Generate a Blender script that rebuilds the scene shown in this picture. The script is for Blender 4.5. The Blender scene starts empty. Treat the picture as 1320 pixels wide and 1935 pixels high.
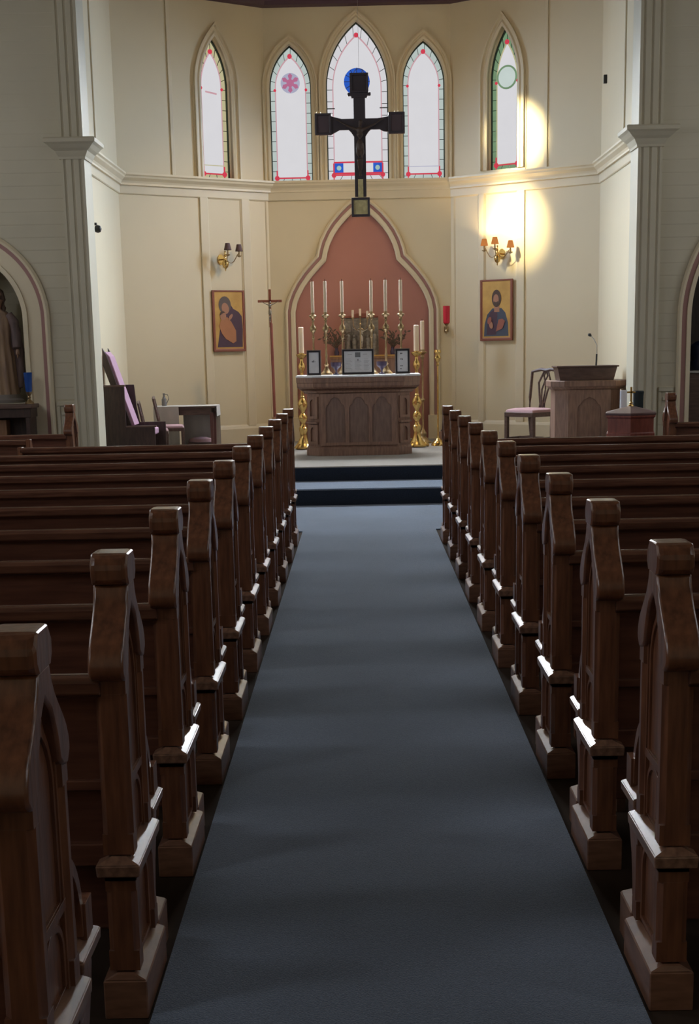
import bpy, bmesh, math, random
from math import sin, cos, pi, radians, sqrt
from mathutils import Vector, Matrix
from mathutils.geometry import tessellate_polygon
random.seed(7)
S = bpy.context.scene
COL = S.collection

# ------------------------------------------------------------------ camera
FPX, W, H = 2600.0, 1320.0, 1935.0
pitch, yaw, roll = math.atan(532 / 2600.0), 0.0104, 0.020
cd = bpy.data.cameras.new('camera'); cam = bpy.data.objects.new('camera', cd); COL.objects.link(cam)
cd.sensor_fit = 'HORIZONTAL'; cd.sensor_width = 36; cd.lens = FPX / W * 36
cd.shift_y = (1197 - 967.5) / W
cd.clip_start = 0.05
fw = Vector((-sin(yaw) * cos(pitch), cos(yaw) * cos(pitch), -sin(pitch)))
r0 = Vector((cos(yaw), sin(yaw), 0)); u0 = r0.cross(fw)
r2 = r0 * cos(roll) - u0 * sin(roll); u2 = r0 * sin(roll) + u0 * cos(roll)
m = Matrix((r2, u2, -fw)).transposed().to_4x4(); m.translation = Vector((0, 0, 1.55))
cam.matrix_world = m
S.camera = cam

# ------------------------------------------------------------------ colour management and world
S.view_settings.view_transform = 'Standard'
S.view_settings.look = 'None'
S.view_settings.gamma = 1
S.view_settings.exposure = 0.0
S.view_settings.use_curve_mapping = False
wd = bpy.data.worlds.new('world'); S.world = wd; wd.use_nodes = True
wd.node_tree.nodes['Background'].inputs[0].default_value = (0.75, 0.86, 1.0, 1)
wd.node_tree.nodes['Background'].inputs[1].default_value = 0.6

# ------------------------------------------------------------------ lights
def area(name, loc, target, size, sy, power, color, spread=180):
    l = bpy.data.lights.new(name, 'AREA'); l.shape = 'RECTANGLE'; l.size = size; l.size_y = sy
    l.energy = power; l.color = color; l.spread = radians(spread)
    o = bpy.data.objects.new(name, l); COL.objects.link(o); o.location = loc
    o.rotation_euler = (Vector(target) - Vector(loc)).to_track_quat('-Z', 'Y').to_euler()
    return o
def spot(name, loc, target, power, color, angle, blend=0.6, radius=0.04):
    l = bpy.data.lights.new(name, 'SPOT'); l.energy = power; l.color = color
    l.spot_size = radians(angle); l.spot_blend = blend; l.shadow_soft_size = radius
    o = bpy.data.objects.new(name, l); COL.objects.link(o); o.location = loc
    o.rotation_euler = (Vector(target) - Vector(loc)).to_track_quat('-Z', 'Y').to_euler()
    return o
COOL = (0.80, 0.90, 1.0); WARM = (1.0, 0.80, 0.50)
# daylight falling in through the apse lancets, slanting down the church
area('daylight_east_lancets', (0.05, 19.45, 4.9), (0.05, 13.5, 0), 2.2, 1.7, 290, (0.90, 0.95, 1.0), 95)
area('daylight_left_lancet', (-1.80, 18.55, 4.70), (3.1, 16.5, 2.6), 0.5, 1.5, 60, (0.50, 0.70, 1.0), 95)
area('daylight_right_lancet', (1.88, 18.55, 4.70), (-3.0, 16.5, 2.6), 0.5, 1.5, 60, (0.50, 0.70, 1.0), 95)
# daylight through the nave side windows
for i, y in enumerate((1.0, 5.5, 10.0)):
    area('daylight_nave_left', (-6.05, y, 4.0), (0, y, 1.5), 1.3, 2.4, 58, (0.92, 0.95, 1.0))
    area('daylight_nave_right', (6.05, y, 4.0), (0, y, 1.5), 1.3, 2.4, 24, (0.92, 0.95, 1.0))
# transept windows: cool light on the chancel side walls
area('daylight_transept_right', (6.05, 13.9, 4.0), (0, 13.9, 1.0), 1.3, 2.4, 24, (0.92, 0.95, 1.0))
area('daylight_transept_left', (-6.05, 13.9, 4.0), (0, 13.9, 1.0), 1.3, 2.4, 24, (0.92, 0.95, 1.0))
# added lights, unseen above the picture: wall-patch spots and warm apse fill
spot('added_patch_lower', (-1.2, 16.2, 6.0), (2.11, 19.06, 3.20), 4200, (1.0, 0.86, 0.50), 13, 1.0, 0.06)  # added spot pair making the bright patch on the right slanted wall
spot('added_patch_upper', (-1.2, 16.2, 6.0), (2.13, 19.06, 4.28), 6000, (1.0, 0.86, 0.50), 12.5, 1.0, 0.06)
area('added_chancel_fill', (0.3, 16.3, 6.05), (0.2, 19.0, 2.2), 1.2, 0.3, 12, (1.0, 0.72, 0.42), 150)  # added warm fill for the back walls, no fixture modelled
spot('added_warm_left', (2.0, 16.3, 5.9), (-1.75, 19.2, 2.2), 300, (1.0, 0.70, 0.34), 50, 1.0, 0.08)  # added warm spots that turn the slanted walls yellower
spot('added_warm_right', (-2.0, 16.3, 5.9), (1.95, 19.2, 2.0), 130, (1.0, 0.72, 0.38), 50, 1.0, 0.08)
S.cycles.use_light_tree = False

# ------------------------------------------------------------------ materials
def mat(name, col, rough=0.6, metal=0.0, col2=None, scale=(1, 1, 1), nscale=5, detail=4, bump=0.0, bscale=None, spec=0.5,
        emis=None, estr=0.0, coat=0.0, trans=0.0, contrast=(0.35, 0.65)):
    M = bpy.data.materials.new(name); M.use_nodes = True; nt = M.node_tree; N = nt.nodes; L = nt.links
    b = N['Principled BSDF']
    b.inputs['Base Color'].default_value = (*col, 1); b.inputs['Roughness'].default_value = rough
    b.inputs['Metallic'].default_value = metal; b.inputs['Specular IOR Level'].default_value = spec
    b.inputs['Coat Weight'].default_value = coat; b.inputs['Coat Roughness'].default_value = 0.15
    b.inputs['Transmission Weight'].default_value = trans
    if emis: b.inputs['Emission Color'].default_value = (*emis, 1); b.inputs['Emission Strength'].default_value = estr
    tc = N.new('ShaderNodeTexCoord'); mp = N.new('ShaderNodeMapping'); mp.inputs['Scale'].default_value = scale
    L.new(tc.outputs['Object'], mp.inputs[0])
    nz = N.new('ShaderNodeTexNoise'); nz.inputs['Scale'].default_value = nscale; nz.inputs['Detail'].default_value = detail
    L.new(mp.outputs[0], nz.inputs['Vector'])
    rp = N.new('ShaderNodeValToRGB'); rp.color_ramp.elements[0].position = contrast[0]; rp.color_ramp.elements[1].position = contrast[1]
    c2 = col2 or tuple(c * 0.93 for c in col)
    rp.color_ramp.elements[0].color = (*c2, 1); rp.color_ramp.elements[1].color = (*col, 1)
    L.new(nz.outputs[0], rp.inputs[0]); L.new(rp.outputs[0], b.inputs['Base Color'])
    if bump:
        n2 = N.new('ShaderNodeTexNoise'); n2.inputs['Scale'].default_value = bscale or nscale; n2.inputs['Detail'].default_value = 3
        L.new(mp.outputs[0], n2.inputs['Vector'])
        bp = N.new('ShaderNodeBump'); bp.inputs['Strength'].default_value = bump; bp.inputs['Distance'].default_value = 0.01
        L.new(n2.outputs[0], bp.inputs['Height']); L.new(bp.outputs[0], b.inputs['Normal'])
    return M
M = {}
M['wood'] = mat('varnished_oak', (0.225, 0.092, 0.046), 0.28, col2=(0.095, 0.036, 0.020), scale=(6, 6, 0.7), nscale=9, bump=0.12, coat=0.25, contrast=(0.3, 0.75))
M['wood_rail'] = mat('varnished_oak_long', (0.165, 0.066, 0.040), 0.33, col2=(0.085, 0.032, 0.021), scale=(0.5, 6, 6), nscale=9, bump=0.1, coat=0.25, contrast=(0.3, 0.75))
M['wood_altar'] = mat('altar_oak', (0.30, 0.175, 0.125), 0.45, col2=(0.20, 0.115, 0.085), scale=(5, 5, 0.8), nscale=8, bump=0.08)
M['wood_panel'] = mat('altar_oak_panel', (0.23, 0.145, 0.115), 0.5, col2=(0.17, 0.105, 0.085), scale=(5, 5, 0.8), nscale=8)
M['wood_dark2'] = mat('brown_desk_wood', (0.13, 0.075, 0.058), 0.4, col2=(0.085, 0.048, 0.038), scale=(1, 5, 5), nscale=8)
M['wood_dark'] = mat('dark_stained_wood', (0.060, 0.032, 0.026), 0.4, col2=(0.035, 0.019, 0.016), scale=(5, 5, 0.8), nscale=8)
M['wood_red'] = mat('reddish_wood', (0.30, 0.085, 0.060), 0.4, col2=(0.20, 0.055, 0.040), scale=(4, 4, 0.8), nscale=8)
M['wood_light'] = mat('light_oak', (0.33, 0.17, 0.085), 0.45, col2=(0.23, 0.115, 0.06), scale=(5, 5, 0.8), nscale=8)
M['wall'] = mat('cream_paint', (0.70, 0.60, 0.41), 0.55, col2=(0.68, 0.58, 0.395), nscale=1.2, bump=0.03, bscale=60)
M['trim'] = mat('cream_gloss_trim', (0.71, 0.61, 0.43), 0.4, nscale=2)
M['pink'] = mat('dusty_pink_paint', (0.46, 0.205, 0.165), 0.6, col2=(0.44, 0.195, 0.157), nscale=2)
M['pinkline'] = mat('pink_line_paint', (0.36, 0.19, 0.17), 0.5, nscale=2)
M['floor'] = mat('dark_floorboards', (0.05, 0.034, 0.024), 0.95, spec=0.05, col2=(0.045, 0.03, 0.022), scale=(8, 1, 1), nscale=4)
M['beam'] = mat('purple_brown_beam', (0.075, 0.035, 0.05), 0.5, nscale=4)
M['ceil'] = mat('ceiling_boards', (0.30, 0.24, 0.17), 0.7, nscale=2)
M['brass'] = mat('polished_brass', (0.75, 0.52, 0.20), 0.22, 1.0, col2=(0.62, 0.42, 0.15), nscale=20)
M['brassdull'] = mat('aged_brass', (0.46, 0.34, 0.19), 0.35, 1.0, col2=(0.34, 0.24, 0.13), nscale=20)
M['silver'] = mat('dull_silver', (0.30, 0.26, 0.21), 0.45, 0.6, col2=(0.18, 0.155, 0.125), nscale=30)
M['wax'] = mat('candle_wax', (0.82, 0.66, 0.48), 0.5, nscale=3)
M['wick'] = mat('wick', (0.03, 0.025, 0.02), 0.9)
M['cloth'] = mat('white_linen', (0.78, 0.78, 0.80), 0.8, nscale=6, bump=0.1, bscale=80)
M['cloth2'] = mat('grey_white_cloth', (0.50, 0.47, 0.44), 0.85, nscale=6, bump=0.1, bscale=60)
M['frame'] = mat('black_frame', (0.018, 0.016, 0.022), 0.35)
M['mattgrey'] = mat('grey_passe_partout', (0.20, 0.17, 0.15), 0.6)
M['paper'] = mat('printed_paper', (0.62, 0.62, 0.64), 0.7, nscale=14)
M['ink'] = mat('grey_ink', (0.16, 0.16, 0.17), 0.7)
M['cup'] = mat('purple_glaze', (0.045, 0.025, 0.055), 0.3)
M['red'] = mat('red_glass', (0.42, 0.012, 0.03), 0.15, emis=(0.5, 0.01, 0.03), estr=0.12)
M['blue'] = mat('blue_glass', (0.01, 0.045, 0.20), 0.12, emis=(0.01, 0.06, 0.25), estr=0.10)
M['pinkfab'] = mat('mauve_upholstery', (0.46, 0.27, 0.36), 0.85, nscale=40)
M['rosefab'] = mat('rose_upholstery', (0.42, 0.25, 0.26), 0.85, nscale=40)
M['gold'] = mat('gold_leaf', (0.60, 0.36, 0.10), 0.45, 0.2, col2=(0.48, 0.27, 0.07), nscale=6)
M['iconframe'] = mat('icon_frame_wood', (0.24, 0.07, 0.04), 0.45, nscale=8)
M['iconedge'] = mat('icon_border', (0.48, 0.22, 0.15), 0.5, nscale=8)
M['robe'] = mat('dark_robe_paint', (0.075, 0.035, 0.055), 0.6, nscale=10)
M['bluerobe'] = mat('blue_robe_paint', (0.06, 0.075, 0.11), 0.6, nscale=10)
M['orange'] = mat('ochre_garment_paint', (0.42, 0.17, 0.07), 0.6, nscale=10)
M['rust'] = mat('rust_garment_paint', (0.34, 0.11, 0.07), 0.6, nscale=10)
M['skin'] = mat('painted_skin', (0.40, 0.19, 0.11), 0.6, nscale=10)
M['hair'] = mat('painted_hair', (0.08, 0.045, 0.03), 0.6, nscale=10)
M['veil'] = mat('painted_veil', (0.12, 0.085, 0.07), 0.6, nscale=10)
M['roodwood'] = mat('rood_dark_wood', (0.085, 0.072, 0.090), 0.28, nscale=12)
M['roodpanel'] = mat('rood_painted_panel', (0.15, 0.11, 0.13), 0.35, nscale=12)
M['roodfig'] = mat('rood_figure', (0.11, 0.075, 0.06), 0.5, nscale=12)
M['roodgold'] = mat('rood_gold_panel', (0.90, 0.80, 0.42), 0.6, col2=(0.72, 0.62, 0.30), nscale=25)
M['statue_robe'] = mat('statue_robe', (0.34, 0.225, 0.14), 0.7, col2=(0.22, 0.14, 0.10), scale=(4, 4, 0.6), nscale=6)
M['statue_mantle'] = mat('statue_mantle', (0.17, 0.115, 0.11), 0.7, col2=(0.10, 0.07, 0.07), scale=(4, 4, 0.6), nscale=6)
M['stone'] = mat('grey_plaster', (0.20, 0.17, 0.15), 0.7, nscale=8)
M['vinyl'] = mat('navy_vinyl', (0.008, 0.012, 0.035), 0.3, nscale=8)
M['black'] = mat('black_plastic', (0.015, 0.015, 0.017), 0.4)
M['darkgreen'] = mat('dark_green_cloth', (0.008, 0.018, 0.022), 0.6)
M['leaf'] = mat('dried_leaf', (0.10, 0.07, 0.045), 0.7, nscale=20)
M['shade_off'] = mat('unlit_dark_shade', (0.10, 0.055, 0.055), 0.8, nscale=20)
M['wood_red2'] = mat('reddish_leg_wood', (0.13, 0.05, 0.045), 0.4, nscale=8)
M['wood_red3'] = mat('font_lid_wood', (0.13, 0.075, 0.075), 0.3, nscale=8)
M['steel'] = mat('brushed_steel', (0.45, 0.45, 0.45), 0.3, 1.0)
M['bottleglass'] = mat('greyish_glass', (0.30, 0.29, 0.30), 0.12, trans=0.5)
M['statue_skin'] = mat('statue_skin', (0.36, 0.22, 0.15), 0.6, nscale=10)
M['leaf2'] = mat('dry_palm', (0.22, 0.15, 0.085), 0.6, nscale=20)
M['clearwire'] = mat('thin_wire', (0.5, 0.5, 0.5), 0.4, 0.8)
M['clear'] = mat('clear_glass', (0.9, 0.95, 0.93), 0.05, trans=0.9)
M['bone'] = mat('pale_carving', (0.50, 0.44, 0.36), 0.5, nscale=30)

def emit(name, c, s, noise=0.0):
    X = bpy.data.materials.new(name); X.use_nodes = True; nt = X.node_tree; N = nt.nodes; L = nt.links
    N.remove(N['Principled BSDF']); e = N.new('ShaderNodeEmission')
    e.inputs[0].default_value = (*c, 1); e.inputs[1].default_value = s
    if noise:
        tc = N.new('ShaderNodeTexCoord'); nz = N.new('ShaderNodeTexNoise'); nz.inputs['Scale'].default_value = 6
        L.new(tc.outputs['Object'], nz.inputs['Vector']); rp = N.new('ShaderNodeValToRGB')
        rp.color_ramp.elements[0].color = (*[k * (1 - noise) for k in c], 1); rp.color_ramp.elements[1].color = (*c, 1)
        L.new(nz.outputs[0], rp.inputs[0]); L.new(rp.outputs[0], e.inputs[0])
    L.new(e.outputs[0], N['Material Output'].inputs[0]); return X
M['gw'] = emit('daylit_white_glass', (0.80, 0.79, 0.82), 0.86, 0.05)
M['gborder'] = emit('daylit_pale_green_glass', (0.66, 0.76, 0.72), 0.80, 0.25)
M['gborder_w'] = emit('daylit_opal_border_glass', (0.80, 0.79, 0.82), 0.84, 0.08)
M['ggreen'] = emit('daylit_green_glass', (0.26, 0.42, 0.24), 0.8, 0.4)
M['gyellow'] = emit('daylit_amber_glass', (0.60, 0.55, 0.32), 0.9, 0.2)
M['gred'] = emit('daylit_red_glass', (0.75, 0.06, 0.10), 0.9, 0.2)
M['gpink'] = emit('daylit_rose_glass', (0.78, 0.45, 0.50), 0.8, 0.2)
M['grose'] = emit('daylit_deep_rose_glass', (0.62, 0.20, 0.36), 0.85, 0.3)
M['gpale'] = emit('daylit_pale_medallion_glass', (0.68, 0.78, 0.74), 0.84, 0.12)
M['gblue'] = emit('daylit_blue_glass', (0.04, 0.16, 0.80), 0.85, 0.5)
M['glilac'] = emit('daylit_lilac_glass', (0.55, 0.55, 0.72), 0.85, 0.3)
M['gaqua'] = emit('daylit_aqua_glass', (0.50, 0.72, 0.66), 0.8, 0.3)
M['shade_lit'] = emit('lit_orange_shade', (0.85, 0.30, 0.08), 0.75, 0.35)
M['bulb'] = emit('glowing_bulb', (1.0, 0.75, 0.4), 6)
M['lead'] = mat('lead_came', (0.02, 0.03, 0.03), 0.5)
M['leadgreen'] = mat('dark_green_window_frame', (0.03, 0.06, 0.055), 0.5)

# carpet
def carpet(name, c1, c2, big=0.25):
    X = mat(name, c1, 0.95, col2=c2, nscale=260, detail=2, bump=0.5, bscale=220, spec=0.1)
    nt = X.node_tree; N = nt.nodes; L = nt.links; b = N['Principled BSDF']
    tc = [n for n in N if n.type == 'TEX_COORD'][0]
    rp = [n for n in N if n.type == 'VALTORGB'][0]
    nz = N.new('ShaderNodeTexNoise'); nz.inputs['Scale'].default_value = 1.3; nz.inputs['Detail'].default_value = 3
    L.new(tc.outputs['Object'], nz.inputs['Vector'])
    mr = N.new('ShaderNodeMapRange'); mr.inputs[3].default_value = 1 - big; mr.inputs[4].default_value = 1 + big
    mr.inputs[1].default_value = 0.3; mr.inputs[2].default_value = 0.7
    L.new(nz.outputs[0], mr.inputs[0])
    mx = N.new('ShaderNodeVectorMath'); mx.operation = 'SCALE'
    L.new(rp.outputs[0], mx.inputs[0]); L.new(mr.outputs[0], mx.inputs['Scale']); L.new(mx.outputs[0], b.inputs['Base Color'])
    b.inputs['Sheen Weight'].default_value = 0.3
    return X
M['carpet'] = carpet('blue_grey_carpet', (0.105, 0.146, 0.215), (0.060, 0.088, 0.140), 0.14)
M['carpet2'] = carpet('sanctuary_carpet', (0.26, 0.235, 0.20), (0.19, 0.17, 0.145), 0.08)
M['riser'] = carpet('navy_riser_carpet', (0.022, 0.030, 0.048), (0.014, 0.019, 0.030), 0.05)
# siding boards
def siding():
    X = mat('cream_siding', (0.56, 0.51, 0.385), 0.6, nscale=1.5)
    nt = X.node_tree; N = nt.nodes; L = nt.links; b = N['Principled BSDF']
    tc = [n for n in N if n.type == 'TEX_COORD'][0]
    sp = N.new('ShaderNodeSeparateXYZ'); L.new(tc.outputs['Object'], sp.inputs[0])
    m1 = N.new('ShaderNodeMath'); m1.operation = 'DIVIDE'; m1.inputs[1].default_value = 0.135; L.new(sp.outputs['Z'], m1.inputs[0])
    m2 = N.new('ShaderNodeMath'); m2.operation = 'FRACT'; L.new(m1.outputs[0], m2.inputs[0])
    rp = N.new('ShaderNodeValToRGB'); e = rp.color_ramp.elements
    e[0].position = 0.0; e[0].color = (0, 0, 0, 1); e[1].position = 0.10; e[1].color = (1, 1, 1, 1)
    L.new(m2.outputs[0], rp.inputs[0])
    bp = N.new('ShaderNodeBump'); bp.inputs['Strength'].default_value = 0.5; bp.inputs['Distance'].default_value = 0.006
    L.new(rp.outputs[0], bp.inputs['Height']); L.new(bp.outputs[0], b.inputs['Normal'])
    return X
M['siding'] = siding()

# ------------------------------------------------------------------ mesh helpers
def nb(): return bmesh.new()
def box(bm, x0, x1, y0, y1, z0, z1, M4=None):
    v = [bm.verts.new((x, y, z)) for x in (x0, x1) for y in (y0, y1) for z in (z0, z1)]
    for f in ((0, 1, 3, 2), (4, 6, 7, 5), (0, 4, 5, 1), (2, 3, 7, 6), (0, 2, 6, 4), (1, 5, 7, 3)):
        bm.faces.new([v[i] for i in f])
    if M4 is not None:
        for q in v: q.co = M4 @ q.co
    return v
def frustum(bm, a, z0, b, z1):
    lo = [bm.verts.new((x, y, z0)) for x, y in ((a[0], a[2]), (a[1], a[2]), (a[1], a[3]), (a[0], a[3]))]
    hi = [bm.verts.new((x, y, z1)) for x, y in ((b[0], b[2]), (b[1], b[2]), (b[1], b[3]), (b[0], b[3]))]
    bm.faces.new(lo[::-1]); bm.faces.new(hi)
    for i in range(4): bm.faces.new((lo[i], lo[(i + 1) % 4], hi[(i + 1) % 4], hi[i]))
def plate(bm, outer, holes, y0, y1, axis='xz'):
    """extruded flat shape; 2-D points lie in local XZ, thickness along Y (axis 'yz': points in YZ, thickness along X; 'xy': along Z)"""
    loops = [outer] + list(holes)
    def P(p, d):
        if axis == 'xz': return (p[0], d, p[1])
        if axis == 'yz': return (d, p[0], p[1])
        return (p[0], p[1], d)
    tris = tessellate_polygon([[Vector((p[0], p[1], 0)) for p in l] for l in loops])
    A, B = [], []
    idx = []
    for l in loops:
        a = [bm.verts.new(P(p, y0)) for p in l]; b = [bm.verts.new(P(p, y1)) for p in l]
        A += a; B += b; n = len(l)
        for i in range(n):
            try: bm.faces.new((a[i], a[(i + 1) % n], b[(i + 1) % n], b[i]))
            except ValueError: pass
    for t in tris:
        for S_ in (A, B):
            try: bm.faces.new([S_[i] for i in t])
            except ValueError: pass
def sweep(bm, path, prof, closed=False):
    """moulding: path in XZ, prof = list of (offset to the left of travel, y)"""
    n = len(path); rows = []
    for i in range(n):
        p = Vector(path[i])
        if closed: a, b = Vector(path[i - 1]), Vector(path[(i + 1) % n])
        else: a = Vector(path[max(i - 1, 0)]); b = Vector(path[min(i + 1, n - 1)])
        d1 = (p - a); d2 = (b - p)
        if d1.length < 1e-7: d1 = d2
        if d2.length < 1e-7: d2 = d1
        d1.normalize(); d2.normalize()
        n1 = Vector((-d1.y, d1.x)); n2 = Vector((-d2.y, d2.x)); nn = n1 + n2
        if nn.length < 1e-4: nn = n1
        nn.normalize(); k = 1 / max(0.45, nn.dot(n1))
        rows.append([bm.verts.new((p.x + nn.x * o * k, y, p.y + nn.y * o * k)) for o, y in prof])
    m_ = len(prof)
    for i in range(n if closed else n - 1):
        r, s = rows[i], rows[(i + 1) % n]
        for j in range(m_): bm.faces.new((r[j], r[(j + 1) % m_], s[(j + 1) % m_], s[j]))
    if not closed:
        bm.faces.new(rows[0]); bm.faces.new(rows[-1][::-1])
def lathe(bm, prof, seg=24, c=(0, 0, 0), sx=1, sy=1):
    rings = []
    for r, z in prof:
        if r < 1e-5: rings.append([bm.verts.new((c[0], c[1], c[2] + z))])
        else: rings.append([bm.verts.new((c[0] + r * sx * cos(2 * pi * k / seg), c[1] + r * sy * sin(2 * pi * k / seg), c[2] + z)) for k in range(seg)])
    for a, b in zip(rings, rings[1:]):
        for k in range(seg):
            k2 = (k + 1) % seg
            if len(a) == 1 and len(b) == 1: continue
            if len(a) == 1: bm.faces.new((a[0], b[k2], b[k]))
            elif len(b) == 1: bm.faces.new((a[k], a[k2], b[0]))
            else: bm.faces.new((a[k], a[k2], b[k2], b[k]))
    if len(rings[0]) > 1: bm.faces.new(rings[0][::-1])
    if len(rings[-1]) > 1: bm.faces.new(rings[-1])
def tube(bm, pts, r, seg=8):
    pts = [Vector(p) for p in pts]; rr = r if isinstance(r, (list, tuple)) else [r] * len(pts); rings = []
    for i, p in enumerate(pts):
        d = (pts[min(i + 1, len(pts) - 1)] - pts[max(i - 1, 0)]).normalized()
        a = d.cross(Vector((0, 0, 1)))
        if a.length < 0.01: a = d.cross(Vector((1, 0, 0)))
        a.normalize(); b = d.cross(a)
        rings.append([bm.verts.new(p + (a * cos(2 * pi * k / seg) + b * sin(2 * pi * k / seg)) * rr[i]) for k in range(seg)])
    for s, t in zip(rings, rings[1:]):
        for k in range(seg): bm.faces.new((s[k], s[(k + 1) % seg], t[(k + 1) % seg], t[k]))
    bm.faces.new(rings[0][::-1]); bm.faces.new(rings[-1])
def obj(name, bm, m_, parent=None, bev=0.0, smooth=False, seg=2, kind=None):
    bmesh.ops.recalc_face_normals(bm, faces=bm.faces)
    me = bpy.data.meshes.new(name); bm.to_mesh(me); bm.free()
    me.materials.append(M[m_] if isinstance(m_, str) else m_)
    o = bpy.data.objects.new(name, me); COL.objects.link(o)
    if parent: o.parent = parent
    if smooth:
        for p in me.polygons: p.use_smooth = True
        try: me.set_sharp_from_angle(angle=radians(40))
        except Exception: pass
    if bev:
        b = o.modifiers.new('bevel', 'BEVEL'); b.width = bev; b.segments = seg; b.limit_method = 'ANGLE'; b.angle_limit = radians(40)
    if kind: o['kind'] = kind
    return o
def thing(name, label, cat, loc=(0, 0, 0), rz=0, group=None):
    o = bpy.data.objects.new(name, None); COL.objects.link(o); o.empty_display_size = 0.1
    o.location = loc; o.rotation_euler = (0, 0, rz); o['label'] = label; o['category'] = cat
    if group: o['group'] = group
    return o
def tag(o, label, cat, group=None):
    o['label'] = label; o['category'] = cat
    if group: o['group'] = group
    return o
def dup(root, loc, label=None, rz=None, group=None):
    r = root.copy(); COL.objects.link(r); r.location = loc
    if rz is not None: r.rotation_euler = (0, 0, rz)
    if label: r['label'] = label
    if group: r['group'] = group
    for ch in list(root.children):
        c = ch.copy(); COL.objects.link(c); c.parent = r
        for g in list(ch.children):
            d = g.copy(); COL.objects.link(d); d.parent = c
    return r
def place(o, A, ang): o.location = (A[0], A[1], 0); o.rotation_euler = (0, 0, ang); return o
def lancet(x0, x1, zb, zs, za, n=14):
    a = (x1 - x0) / 2; xc = (x0 + x1) / 2; h = za - zs; R = (a * a + h * h) / (2 * a)
    cx = x1 - R; t1 = math.atan2(h, xc - cx)
    right = [(cx + R * cos(t1 * i / n), zs + R * sin(t1 * i / n)) for i in range(n + 1)]
    left = [(2 * xc - x, z) for x, z in right[::-1]][1:]
    return [(x0, zb), (x1, zb)] + right + left       # counter-clockwise from the lower left corner
def inset_lancet(x0, x1, zb, zs, za, d, bottom=None):
    a = (x1 - x0) / 2; h = za - zs; k = sqrt(1 + (h / a) ** 2) / 1.25
    return lancet(x0 + d, x1 - d, zb + (d if bottom is None else bottom), zs, za - d * k)

# ------------------------------------------------------------------ floors and steps
G0, G1, G2 = 0.0, 0.1765, 0.332
NX = 6.2
bm = nb(); box(bm, -NX, NX, -3.2, 15.9, -0.2, G0); obj('floor', bm, 'floor', kind='structure')
bm = nb(); box(bm, -0.520, 0.652, -3.0, 12.05, 0.001, 0.010); cx = nb(); box(cx, -NX + .1, NX - .1, 12.05, 14.11, 0.001, 0.010)
tag(obj('carpet', cx, 'carpet'), 'blue-grey carpet across the open floor before the altar steps', 'carpet')
tag(obj('carpet', bm, 'carpet'), 'long blue-grey carpet runner down the aisle between the pews', 'carpet')
bm = nb(); box(bm, -3.0, 3.1, 14.15, 15.1, 0.0, G1); obj('trim_1', bm, 'carpet', bev=0.012, kind='structure')
bm = nb(); box(bm, -2.9, 3.0, 15.05, 15.6, 0.0, G2); box(bm, -3.1, 3.2, 15.55, 19.9, 0.0, G2)
obj('floor_sanctuary', bm, 'carpet2', bev=0.012, kind='structure')
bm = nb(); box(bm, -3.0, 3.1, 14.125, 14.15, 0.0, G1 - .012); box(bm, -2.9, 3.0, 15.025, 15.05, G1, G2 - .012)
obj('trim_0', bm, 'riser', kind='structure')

# ------------------------------------------------------------------ apse walls (local x along the wall, +y into the wall)
TOP = 6.12
AL, BL = (-3.03, 18.35), (-1.2, 19.63)
AR, BR = (1.3, 19.63), (3.12, 18.35)
angL = math.atan2(BL[1] - AL[1], BL[0] - AL[0]); angR = math.atan2(BR[1] - AR[1], BR[0] - AR[0])
LEN = 2.234
WIN = {'c': (-0.376, 0.462, 3.84, 5.05, 5.884), 'l': (-1.140, -0.578, 3.83, 5.06, 5.603), 'r': (0.657, 1.225, 3.85, 5.08, 5.627),
       'L': (1.25, 1.705, 3.85, 5.02, 5.633), 'R': (0.57, 1.03, 3.89, 5.02, 5.675)}
def trefoil():
    c = 0.06
    h = [(0.925, G2), (0.925, 2.10), (0.90, 2.22), (0.855, 2.33), (0.79, 2.44), (0.70, 2.56), (0.59, 2.68), (0.485, 2.785),
         (0.462, 2.90), (0.43, 3.00), (0.37, 3.12), (0.30, 3.22), (0.20, 3.33), (0.10, 3.42), (0.0, 3.49)]
    return [(c + x, z) for x, z in h] + [(c - x, z) for x, z in h[::-1][1:]]
def wallplate(name, x0, x1, z0, z1, holes, A, ang, th=0.22, m_='wall'):
    bm = nb(); plate(bm, [(x0, z0), (x1, z0), (x1, z1), (x0, z1)], holes, 0, th)
    return place(obj(name, bm, m_, kind='structure'), A, ang)
tre = trefoil()
treh = [(x, max(z, G2 + 0.002)) for x, z in tre]
wallplate('wall_back', -1.2, 1.3, G2 - .1, TOP, [lancet(*WIN['c']), lancet(*WIN['l']), lancet(*WIN['r']), treh], (0, 19.63), 0)
wallplate('wall_back_left', 0, LEN, G2 - .1, TOP, [lancet(*WIN['L'])], AL, angL)
wallplate('wall_back_right', 0, LEN, G2 - .1, TOP, [lancet(*WIN['R'])], AR, angR)
wallplate('wall_left', -0.2, 2.45, G2 - .1, TOP, [], (-3.03, 15.9), pi / 2, 0.15)
wallplate('wall_right', 0, 2.65, G2 - .1, TOP, [], (3.12, 18.35), -pi / 2, 0.15)
bm = nb(); plate(bm, treh, [], 0.06, 0.10); place(obj('wall_back_niche', bm, 'pink', kind='structure'), (0, 19.63), 0)
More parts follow.
